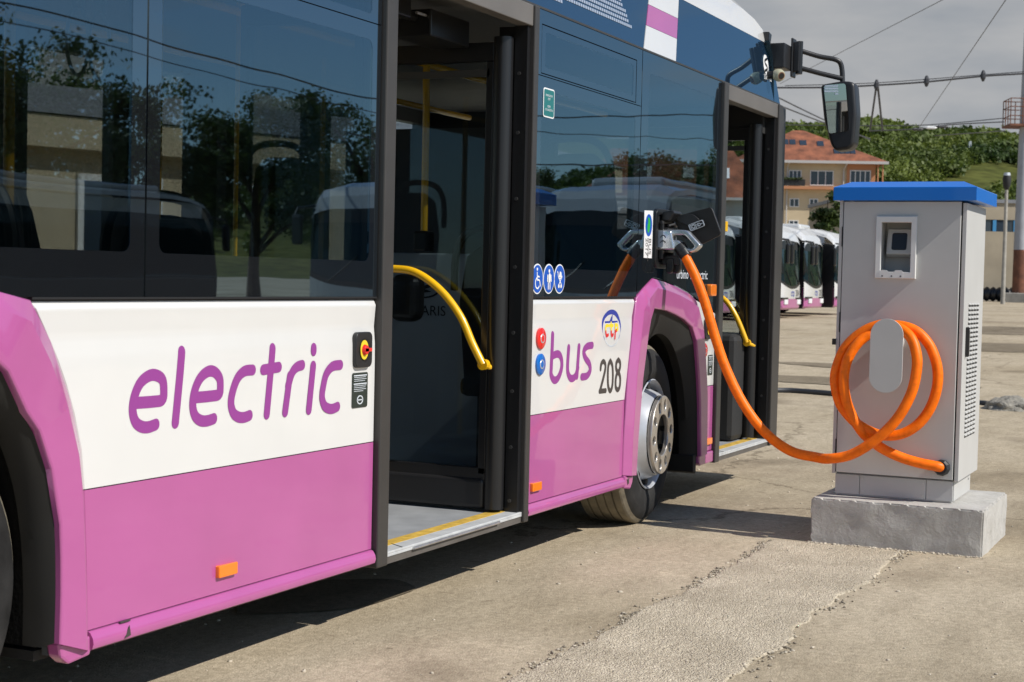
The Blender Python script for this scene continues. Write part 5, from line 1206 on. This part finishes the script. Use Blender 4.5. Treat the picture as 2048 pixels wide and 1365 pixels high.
# silver buses across the yard, seen mirrored in the windows
G2 = 'silver buses parked across the yard'
for lab, x, y, a in [('silver bus across the yard, reflected beside the middle door post', 25.5, -10.6, -90), ('silver bus across the yard, reflected in the pane behind the roundels', 27.5, -6.9, -90), ('silver bus across the yard standing side on, reflected as a long pale roof', 33.0, -23.0, 90), ('silver bus across the yard, farther off and reflected low behind the roundels', 40.0, -10.2, -90)]:
    b = parked_bus(lab, G2, X_['silver'], X_['black'] if 'side on' in lab else X_['silver'], name='silver_bus'); b.location = (x, y, gz(x)); b.rotation_euler = (0, 0, R(a))

# ------------------------------------------------------------------ buildings
def frame_fn(o, yaw):
    c, s = math.cos(yaw), math.sin(yaw)
    return lambda u, d, z: (o[0]+u*c+d*s*-1, o[1]+u*s+d*c, z)
def qbox(mb, f, u0, u1, d0, d1, z0, z1, mi=0):
    vs = [f(u, d, z) for z in (z0, z1) for u, d in ((u0, d0), (u1, d0), (u1, d1), (u0, d1))]
    mb.add(vs, [(0, 3, 2, 1), (4, 5, 6, 7), (0, 1, 5, 4), (1, 2, 6, 5), (2, 3, 7, 6), (3, 0, 4, 7)], mi)
def window(f, u0, u1, z0, z1, panes, par, fm=None, depth=.0, name='window'):
    n = MB(); fw = .10
    qbox(n, f, u0, u1, -.05+depth, .02+depth, z0, z0+fw); qbox(n, f, u0, u1, -.05+depth, .02+depth, z1-fw, z1)
    for k in range(panes+1):
        u = u0+(u1-u0-fw)*k/panes; qbox(n, f, u, u+fw, -.046+depth, .018+depth, z0+fw, z1-fw)
    o = n.build(name, fm or X_['winframe'], par)
    n = MB(); qbox(n, f, u0+.02, u1-.02, .0+depth, .012+depth, z0+.02, z1-.02); n.build('pane', X_['winglass'], o)
    return o
# apartment house: facade facing the camera; u to the right, d away from it
AP = thing('apartment_house', 'cream and orange apartment house with red hipped roof and skylights', 'house', (203.6, 46.3, .5))
dv = Vector((203.6, 46.3+2.8, 0)).normalized(); yaw = math.atan2(-dv.x, dv.y)+R(6); 
o0 = Vector((203.6, 46.3, 0))
ux = Vector((math.cos(yaw), math.sin(yaw), 0))
if ux.dot(R_) < 0: ux = -ux
dx_ = Vector((-ux.y, ux.x, 0))
if dx_.dot(F_) < 0: dx_ = -dx_
fA = lambda u, d, z: tuple(o0+ux*u+dx_*d+Vector((0, 0, z)))
n = MB(); qbox(n, fA, -11.5, 1.9, 0, 11, .0, 17.1); n.build('wall', X_['facade'], AP)
n = MB(); qbox(n, fA, 1.9, 5.5, -.15, 10.8, .0, 17.1); n.build('wall', X_['facorange'], AP)
n = MB()
ev = [fA(-12.6, -1.1, 17.15), fA(7.0, -1.1, 17.15), fA(7.0, 12, 17.15), fA(-12.6, 12, 17.15)]; pk = [fA(-4.6, 5.5, 21.6), fA(-3.2, 5.5, 21.6)]
n.add(ev+pk, [(0, 1, 5, 4), (1, 2, 5), (2, 3, 4, 5), (3, 0, 4), (0, 3, 2, 1)]); rf = n.build('roof', X_['rooftile'], AP)
def on_roof(u, t): return Vector(fA(u, -1.1+6.6*t, 17.15+4.45*t))
for u0, t0, w_ in [(-6.1, .52, .75), (-5.2, .52, .75), (-3.9, .50, .85), (-1.7, .48, .85), (.3, .24, .62), (1.0, .24, .62), (1.7, .24, .62), (2.4, .24, .62)]:
    n = MB(); a = on_roof(u0, t0); b = on_roof(u0+w_, t0); c = on_roof(u0+w_, t0+.15); d = on_roof(u0, t0+.15); up = Vector((0, 0, .10))
    vs = [a, b, c, d, a+up, b+up, c+up, d+up]; n.add(vs, [(4, 5, 6, 7), (0, 1, 5, 4), (1, 2, 6, 5), (2, 3, 7, 6), (3, 0, 4, 7)]); n.build('skylight', X_['winglass'], rf)
n = MB(); qbox(n, fA, -12.6, 7.0, -1.25, -1.05, 16.85, 17.2); n.build('gutter', X_['gutter'], AP)
n = MB(); n.tube([fA(1.9, -1.2, 17.0), fA(1.5, -.2, 16.2), fA(1.5, -.2, .5)], .09, 8); n.tube([fA(-5.4, -1.2, 17.0), fA(-5.6, -.2, 16.4), fA(-5.6, -.2, .5)], .09, 8); n.build('downpipe', X_['gutter'], AP)
for zf in (14.1, 11.1, 8.3, 5.4, 2.5):
    for u0, u1, p, dz in [(-8.5, -6.9, 2, 0), (-5.4, -3.8, 3, 0), (-2.7, .25, 3, 0)] if zf > 14 else [(-8.5, -7.4, 2, .2), (-5.2, -4.0, 2, .2), (-2.7, -1.6, 2, .2), (-.2, .8, 2, .2)]:
        window(fA, u0, u1, zf+dz, zf+(1.9 if zf > 14 else 1.3), p, AP, depth=-.02)
    window(fA, 2.3, 4.9, zf-.1, zf+2.0, 4, AP, depth=-.19)
n = MB(); qbox(n, fA, -12, 1.2, -1.2, .0, 13.55, 13.9); n.build('balcony_slab', X_['facorange'], AP)
n = MB(); qbox(n, fA, -6.2, -3.4, -1.15, -1.05, 13.95, 14.75); qbox(n, fA, -6.2, -6.1, -1.05, 0, 13.95, 14.75); n.build('balcony_rail', X_['matblack'], AP)
leaf_mesh('window_box_plants', [fA(-6+.35*k, -1.15, 14.85) for k in range(7)], [.28]*7, 60, .12, X_['leaf'], parent=AP, kind='stuff')
n = MB()
for u in (5.7, 6.3): n.tube([fA(u, -.9, .5), fA(u, -.9, 17)], .10, 8)
n.build('post', X_['facorange'], AP)
# house with the big red roof, seen through the front door
HO = thing('red_roofed_house', 'low pale house with a large red tiled roof seen through the front door', 'house', (146, 41, .5))
o0h = Vector((146.0, 41.4, 0)); fH = lambda u, d, z: tuple(o0h+ux*u+dx_*d+Vector((0, 0, z)))
n = MB(); qbox(n, fH, -14, 2.2, 0, 9, .3, 9.4); n.build('wall', mat('pale grey render', (.42, .43, .40), .9), HO)
n = MB(); ev = [fH(-14.6, -.7, 9.3), fH(2.9, -.7, 9.3), fH(2.9, 9.7, 9.3), fH(-14.6, 9.7, 9.3)]; pk = [fH(-12, 4.5, 14.2), fH(-.2, 4.5, 14.2)]
n.add(ev+pk, [(0, 1, 5, 4), (1, 2, 5), (2, 3, 4, 5), (3, 0, 4), (0, 3, 2, 1)]); hr = n.build('roof', X_['rooftile'], HO)
for u in (-1.6, -5.0, -9):
    n = MB(); a = Vector(fH(u, 1.2, 11.15)); b = Vector(fH(u+1.0, 1.2, 11.15)); c = Vector(fH(u+1.0, 2.3, 12.2)); d = Vector(fH(u, 2.3, 12.2)); up = Vector((0, 0, .12))
    n.add([a+up, b+up, c+up, d+up], [(0, 1, 2, 3)]); n.build('skylight', X_['winframe'], hr)
for u in (-12, -9, -6, -3, .2):
    window(fH, u, u+1.2, 5.6, 7.2, 2, HO); window(fH, u, u+1.2, 2.4, 4.0, 2, HO)
n = MB(); qbox(n, fH, -14.7, 3.0, -.85, -.68, 9.1, 9.35); n.build('gutter', X_['gutter'], HO)
# depot hall at the right edge
DH = thing('depot_hall', 'flat roofed tan depot hall with a dark strip window behind the cabinet', 'building', (104, 12, .55))
o0d = Vector((103.6, 12.2, .5)); ud = Vector((.92, -.39, 0)).normalized(); ud = Vector((R_.x, R_.y, 0)).normalized(); dd = Vector((-ud.y, ud.x, 0))
if dd.dot(F_) < 0: dd = -dd
fD = lambda u, d, z: tuple(o0d+ud*u+dd*d+Vector((0, 0, z)))
n = MB(); qbox(n, fD, -9, 14, .0, 12, -.3, 4.42); qbox(n, fD, -9, 14, .0, 12, 5.16, 6.2); qbox(n, fD, -9, 14, .5, 12, 4.42, 5.16); n.build('wall', X_['depotwall'], DH)
n = MB(); qbox(n, fD, -9.1, 14.1, -.12, 12.1, 6.2, 6.42); n.build('roof', X_['greyroof'], DH)
n = MB(); qbox(n, fD, -9, 14, .08, .12, 4.42, 5.16); sw = n.build('window', X_['winglass'], DH)
n = MB()
for k in range(18): qbox(n, fD, -8.8+k*1.3, -8.8+k*1.3+(.22 if k == 7 else .06), .02, .075, 4.43, 5.15)
n.build('window_frame', X_['bluestrip'], sw)
n = MB(); qbox(n, fD, -9, 14, -.03, .0, -.3, .9); n.build('base_band', X_['concrete2'], DH)
# low beige depot office behind the bus, seen through its windows
OF_ = thing('depot_office', 'low beige depot office with grey roof seen through the bus windows', 'building', (18.8, 14.0, 0))
p1, p2 = Vector(DATA['beige'][0]), Vector(DATA['beige'][1]); uo = Vector((p2.x-p1.x, p2.y-p1.y, 0)).normalized(); do_ = Vector((-uo.y, uo.x, 0))
if do_.y < 0: do_ = -do_
b0 = Vector((p1.x, p1.y, 0)); fO = lambda u, d, z: tuple(b0+uo*u+do_*d+Vector((0, 0, z)))
n = MB(); qbox(n, fO, -9, 13.0, 0, 7, -.1, 3.10); n.build('wall', X_['beige'], OF_)
n = MB(); qbox(n, fO, -9.2, 13.2, -.35, 7.2, 3.10, 3.58); n.build('fascia', X_['beige'], OF_)
n = MB(); n.add([fO(-9.3, -.4, 3.6), fO(13.3, -.4, 3.6), fO(13.3, 7.3, 3.6), fO(-9.3, 7.3, 3.6), fO(-9.3, 3.5, 4.5), fO(13.3, 3.5, 4.5)], [(0, 1, 5, 4), (2, 3, 4, 5), (1, 2, 5), (3, 0, 4), (0, 3, 2, 1)]); n.build('roof', X_['greyroof'], OF_)
for u in (-7.5, -4.6, -1.9, .95, 3.6, 6.4, 9.2):
    window(fO, u, u+1.5, 1.3, 2.75, 2, OF_, depth=-.02)
n = MB()
for u in (-5.5, -.2, 4.9, 10): n.tube([fO(u, -.04, 0), fO(u, -.04, 3.1)], .04, 6)
n.build('downpipe', X_['wire'], OF_)
# red roofed houses on the far side, reflected low over the horizon
G3 = 'far houses across the yard'
for lab, x, y, s in [('far small house with red roof, reflected beside the exit sticker', 150, -58, 1.0), ('far red roofed house with a blue wall reflected low in the window', 132, -46, 1.2), ('far red roofed house reflected at the foot of the hill', 165, -52, .9)]:
    h = thing('far_house', lab, 'house', (x, y, .5), G3)
    n = MB(); n.box(x-6*s, x+6*s, y-5*s, y+5*s, .3, 6*s); n.build('wall', X_['facade'] if s != 1.2 else mat('blue cladding', (.05, .28, .42), .7), h)
    n = MB(); n.add([(x-6.5*s, y-5.5*s, 6*s), (x+6.5*s, y-5.5*s, 6*s), (x+6.5*s, y+5.5*s, 6*s), (x-6.5*s, y+5.5*s, 6*s), (x-4*s, y, 9*s), (x+4*s, y, 9*s)], [(0, 1, 5, 4), (1, 2, 5), (2, 3, 4, 5), (3, 0, 4), (0, 3, 2, 1)]); n.build('roof', X_['rooftile'], h)
    for k in (-3, 0, 3):
        n = MB(); n.box(x-6*s-.05, x-6*s+.02, y+k*s-.6, y+k*s+.6, 2.6*s, 4.2*s); n.build('window', X_['winglass'], h)

# ------------------------------------------------------------------ trees and bushes
def tree_meshes(seed, h, cr, per=330, size=.105):
    global rng
    rng = np.random.default_rng(seed); rd = random.Random(seed)
    t = MB(); t.tube([(0, 0, -.1), (.05, .02, h*.2), (.0, .06, h*.45), (.08, 0, h*.7)], [h*.035, h*.026, h*.019, h*.009], 9)
    cen, rad = [], []
    for k in range(9):
        a = rd.uniform(0, 6.28); z0 = h*rd.uniform(.25, .6); L_ = cr*rd.uniform(.55, .95); z1 = z0+h*rd.uniform(.12, .3)
        t.tube([(.03, .03, z0), (math.cos(a)*L_*.5, math.sin(a)*L_*.5, z0+(z1-z0)*.6), (math.cos(a)*L_, math.sin(a)*L_, z1)], [h*.013, h*.009, h*.003], 6)
        for q in range(4): cen.append((math.cos(a)*L_*rd.uniform(.5, 1.05)+rd.gauss(0, .3), math.sin(a)*L_*rd.uniform(.5, 1.05)+rd.gauss(0, .3), z1+rd.gauss(0, h*.07))); rad.append(cr*rd.uniform(.20, .36))
    for k in range(14):
        a = rd.uniform(0, 6.28); r = cr*math.sqrt(rd.random())*.7; cen.append((math.cos(a)*r, math.sin(a)*r, h*rd.uniform(.55, .95)-.18*r)); rad.append(cr*rd.uniform(.22, .38))
    return t, cen, rad, per, size
protos = []
for sd_, h, cr in ((3, 7.4, 2.7), (5, 6.2, 2.3), (8, 6.8, 2.0)):
    t = thing('tree', 'leafy green tree', 'tree', (0, 0, 0), 'leafy trees around the yard')
    tb, cen, rad, per, size = tree_meshes(sd_, h, cr)
    tb.build('trunk', X_['bark'], t, smooth=True)
    leaf_mesh('crown', cen, rad, per, size, X_['leaf'], parent=t)
    protos.append(t)
spots = [(31.5, -26.0, 1.10), (35.5, -24.5, .95), (38.5, -23.0, 1.0), (42.5, -21.6, .92), (46, -21.5, .85), (29, -31, 1.15), (51, -20.5, .7), (57, -18.2, .88), (61, -17.2, .95), (66, -16.8, 1.0), (25.5, -29, 1.15), (56, -25, .7),
         (33, 23, .95), (28, 24, 1.05), (22, 25, .9), (45, 27, 1.0)]
uses = [0, 0, 0]
for i, (x, y, s) in enumerate(spots):
    k = i % 3
    o = protos[k] if uses[k] == 0 else copy_tree(protos[k]); uses[k] += 1
    o.location = (x, y, gz(x)); o.scale = (s, s, s*(1+.08*math.sin(i*2.1))); o.rotation_euler = (0, 0, i*1.7)
    oo = sorted([q for q in spots if (q[1] < 0) == (y < 0)], key=lambda q: -abs(math.atan2(q[1]-2.8 if y < 0 else q[1]+2.8, q[0])))
    nth = ['first', 'second', 'third', 'fourth', 'fifth', 'sixth', 'seventh', 'eighth', 'ninth', 'tenth', 'eleventh', 'twelfth'][oo.index((x, y, s))]
    o['label'] = nth+(' tree from the left among those mirrored in the bus windows' if y < 0 else ' tree from the left behind the beige depot office')
    o['group'] = 'trees across the yard' if y < 0 else 'trees behind the office'
rng = np.random.default_rng(21)
def bush(name, lab, x, y, h, r, n_, cat='bush', size=.16, per=110):
    t = thing(name, lab, cat, (x, y, gz(x)))
    c = [(x+rng.normal(0, r*.5), y+rng.normal(0, r*.5), gz(x)+h*(.25+.65*rng.random())) for k in range(n_)]
    m = MB(); m.tube([(x, y, gz(x)-.1), (x+.05, y, gz(x)+h*.5), (x, y+.1, gz(x)+h*.85)], [.14, .09, .03], 7); m.build('stem', X_['bark'], t)
    leaf_mesh('foliage', c, [r*.36]*n_, per, size, X_['leaf'], parent=t)
    return t
bush('young_tree', 'bushy young tree between the parked buses and the apartment house', 96.5, 20.55, 7.0, 1.1, 26, 'tree', .22)
bush('shrub', 'dark shrub beside the young tree, above the bus roofs', 95.2, 18.9, 4.9, 1.2, 18, 'bush', .22)
bush('shrub', 'low wide shrub behind the bus roofs at the foot of the young tree', 94, 22.6, 4.3, 1.2, 12, 'bush', .22)
for x, y, h in [(120, 12.6, 7.2), (121, 10.8, 6.6)]:
    bush('shrub', 'tall green shrub behind the depot hall roof' if h > 7 else 'tall green shrub behind the depot hall by the floodlight mast', x, y, h+1.2, 1.4, 20, 'bush', .26)

# ------------------------------------------------------------------ street furniture, wires and small things
MA = thing('floodlight_mast', 'tall grey steel mast with rusty foot and railed platform at the right edge', 'mast', (102.1, 10.1, .55))
mr = Vector((R_.x, R_.y, 0)).normalized(); m0 = Vector((102.0, 10.02, .55))
n = MB(); n.tube([m0+Vector((0, 0, 3.2)), m0+Vector((.05, -.02, 12.6)), m0+Vector((.06, -.02, 18))], [.40, .30, .22], 16); n.build('shaft', X_['polegrey'], MA, smooth=True)
n = MB(); n.tube([m0+mr*.05+Vector((0, 0, .2)), m0+mr*.05+Vector((0, 0, 3.2))], [.46, .44], 12); n.build('foot', X_['rust'], MA, smooth=True)
n = MB(); q = m0; n.box(q.x-.9, q.x+.9, q.y-1.0, q.y+.9, .4, 1.12); n.build('footing', X_['concrete2'], MA, bevel=.05)
pc = m0+Vector((0, 0, 10.65)); n = MB(); 
n.add([pc+mr*a+F_*b+Vector((0, 0, c)) for a, b, c in ((-1.15, -.8, 0), (1.15, -.8, 0), (1.15, .8, 0), (-1.15, .8, 0), (-1.15, -.8, .12), (1.15, -.8, .12), (1.15, .8, .12), (-1.15, .8, .12))], [(0, 3, 2, 1), (4, 5, 6, 7), (0, 1, 5, 4), (1, 2, 6, 5), (2, 3, 7, 6), (3, 0, 4, 7)]); n.build('platform', X_['rust'], MA)
n = MB()
ed = [(-1.1, -.75), (1.1, -.75), (1.1, .75), (-1.1, .75)]
for i in range(4):
    a, b = ed[i], ed[(i+1) % 4]
    for zz in (.6, 1.15, 1.65): n.tube([pc+mr*a[0]+F_*a[1]+Vector((0, 0, zz)), pc+mr*b[0]+F_*b[1]+Vector((0, 0, zz))], .03, 6)
    for k in range(3):
        t = k/3; c = (a[0]+(b[0]-a[0])*t, a[1]+(b[1]-a[1])*t); n.tube([pc+mr*c[0]+F_*c[1], pc+mr*c[0]+F_*c[1]+Vector((0, 0, 1.65))], .03, 6)
n.build('railing', X_['rust'], MA)
n = MB(); a = m0+mr*.42
for k in range(30): n.tube([a+Vector((0, 0, 3+k*.33))-F_*.02-mr*.02, a+mr*.36+Vector((0, 0, 3+k*.33))], .02, 5)
for s in (0, .36): n.tube([a+mr*s+Vector((0, 0, 2.6)), a+mr*s+Vector((0, 0, 12.6))], .025, 6)
n.build('ladder', X_['paleSteel'], MA)

LA = thing('lamp_post', 'short post with a dark lamp head before the hillside, beside the mast', 'lamp post', (93.5, 9.8, .5))
n = MB(); n.tube([(93.5, 9.8, .4), (93.5, 9.8, 7.1)], [.13, .09], 10); n.build('shaft', X_['concrete2'], LA, smooth=True)
n = MB(); n.tube([(93.5, 9.8, 6.9), (93.5, 9.8, 7.1), (93.5, 9.8, 7.5), (93.5, 9.8, 7.7)], [.1, .20, .24, .20], 12); n.build('lamp_head', X_['matblack'], LA, smooth=True)
n = MB(); n.tube([(93.5, 9.8, 7.7), (93.5, 9.8, 7.86)], [.2, .16], 12); n.build('lamp_cap', X_['paleSteel'], LA)

PY = thing('lattice_pylon', 'slender pale lattice pylon standing on the hillside', 'pylon', (391.4, 58.7, 20))
pb = Vector((391.4, 58.7, 18.5)); ht = 17.8; n = MB()
def pyc(i, z): 
    w_ = 1.55*(1-z/ht)+.12; a = (mr*-1+F_*-.6, mr+F_*-.6, mr+F_*.6, mr*-1+F_*.6)[i]; return pb+Vector((a.x, a.y, 0))*w_+Vector((0, 0, z))
for i in range(4): n.tube([pyc(i, 0), pyc(i, ht)], .16, 5)
n.build('legs', X_['paleSteel'], PY)
n = MB(); zz = [0, 2.6, 5, 7.2, 9.2, 11, 12.6, 14, 15.3, 16.4]
for za, zb in zip(zz, zz[1:]):
    for i in range(4): n.tube([pyc(i, za), pyc((i+1) % 4, zb)], .08, 4); n.tube([pyc((i+1) % 4, za), pyc(i, zb)], .08, 4)
n.build('bracing', X_['paleSteel'], PY)

def wire(lab, pts, r, group='overhead wires over the yard'):
    n = MB(); n.tube(catmull(pts, 4) if len(pts) > 2 else pts, r, 6); o = n.build('overhead_wire', X_['wire'], None); tag(o, lab, 'wire', group); return o
wire('thick trolley span wire passing behind the mirror with the hanging bracket', DATA['wire_main'], .026)
wire('thin wire running just above the thick trolley span wire', DATA['wire_main2'], .012)
wire('thin lower wire from behind the mirror to the mast platform', DATA['wire_low'], .018)
wire('sagging wire with dark insulators low over the hill', DATA['wire_low2'], .022)
wire('faint wire slanting across the sky above the mirror arm', DATA['wire_d1'], .010)
wire('long wire slanting steeply from the insulators to the top edge', DATA['wire_d2'], .009)
wire('upper of two wires dropping between bus front and mirror', DATA['wire_d3'], .028)
wire('lower of two wires dropping between bus front and mirror', DATA['wire_d4'], .028)
wire('thin far wire low above the hill reaching the mast', DATA['wire_far'], .035)
HA = MB(); HA.tube(DATA['hanger'], .03, 6); o = HA.build('wire_hanger', X_['wire'], None); tag(o, 'dark inverted V hanger below the trolley span wire', 'hanger')
for i, p in enumerate(DATA['ins']):
    p = Vector(p); n = MB(); n.tube([p+Vector((0, 0, -.16)), p+Vector((0, 0, -.06)), p+Vector((0, 0, .06)), p+Vector((0, 0, .16))], [.03, .075, .075, .03], 8); o = n.build('insulator', X_['wire'], None)
    tag(o, ['dark clamp on the thick span wire, left of the steep wire', 'dark clamp on the thick span wire close to the right edge', 'dark clamp at the top of the inverted V hanger'][i], 'insulator', 'clamps on the span wire')
for i, p in enumerate(DATA['ins2']):
    p = Vector(p); n = MB(); n.tube([p-mr*.22, p-mr*.14, p+mr*.14, p+mr*.22], [.02, .055, .055, .02], 8); o = n.build('insulator', X_['winframe'] if i == 1 else X_['wire'], None)
    tag(o, ['dark insulator on the sagging wire, farthest from the mast', 'white insulator on the sagging wire', 'dark insulator where the steep wire meets the sagging wire'][i], 'insulator', 'insulators on the sagging wire')
# wires on the far side of the yard, mirrored in the windows
for lab, P in [('upper thick trolley wire mirrored as a wavy line in the windows', [(17, -18, 6.2), (23.6, -15.7, 5.5), (29.4, -14.2, 5.0), (36.4, -13.7, 5.3), (47.7, -12.1, 6.5), (60, -11, 7.5)]), ('lower trolley wire mirrored as a wavy line in the windows', [(29.4, -14.6, 4.25), (36.4, -14.2, 4.2), (47.7, -12.6, 4.9), (60, -11.6, 5.6)]), ('thin second trolley wire mirrored in the windows', [(17, -18.3, 6.0), (29.4, -14.4, 4.75), (36.4, -13.9, 4.95), (47.7, -12.3, 5.7), (60, -11.2, 6.6)])]:
    wire(lab, P, .019 if 'thin' not in lab else .011)

HZ = MB(); HZ.tube(catmull([Vector(p)+Vector((0, 0, .025)) for p in DATA['hose']], 6), .03, 8); o = HZ.build('hose', mat('grey black hose', (.035, .038, .045), .5), None, smooth=True); tag(o, 'dark hose lying across the yard behind the cabinet', 'hose')
lp_ = Vector(DATA['lump'][0]).lerp(Vector(DATA['lump'][1]), .5); bm = bmesh.new(); bmesh.ops.create_icosphere(bm, subdivisions=4, radius=1)
for v in bm.verts:
    k = 1+.25*mnoise.noise(v.co*2.2)+.10*mnoise.noise(v.co*6); v.co = Vector((v.co.x*.28*k, v.co.y*.27*k, v.co.z*.115*k+.02))+lp_
me = bpy.data.meshes.new('rubble_lump'); bm.to_mesh(me); bm.free(); o = link_mesh('rubble_lump', me, X_['lump'], None, smooth=True); tag(o, 'dark rough lump of broken concrete at the right edge', 'rubble')
# ribbed pipe by the depot hall
PI_ = thing('ribbed_pipe', 'length of black ribbed pipe lying in front of the depot hall', 'pipe', (102.5, 12, .55))
a = Vector(DATA['pipe'][0]); b = Vector(DATA['pipe'][1]); b = a+(mr*3.1); cen = Vector((0, 0, .47)); n = MB(); path = []; rads = []
K = 96
for k in range(K+1):
    path.append(a+(b-a)*k/K+cen); rads.append(.40+.055*math.sin(k*2*math.pi/12))
n.tube(path, rads, 24); n.build('pipe_wall', X_['blackplastic'], PI_, smooth=True)

bpy.context.view_layer.update()
for o in list(bpy.data.objects):
    if o.type == 'MESH' and not o.data.materials: o.data.materials.append(X_['matblack'])
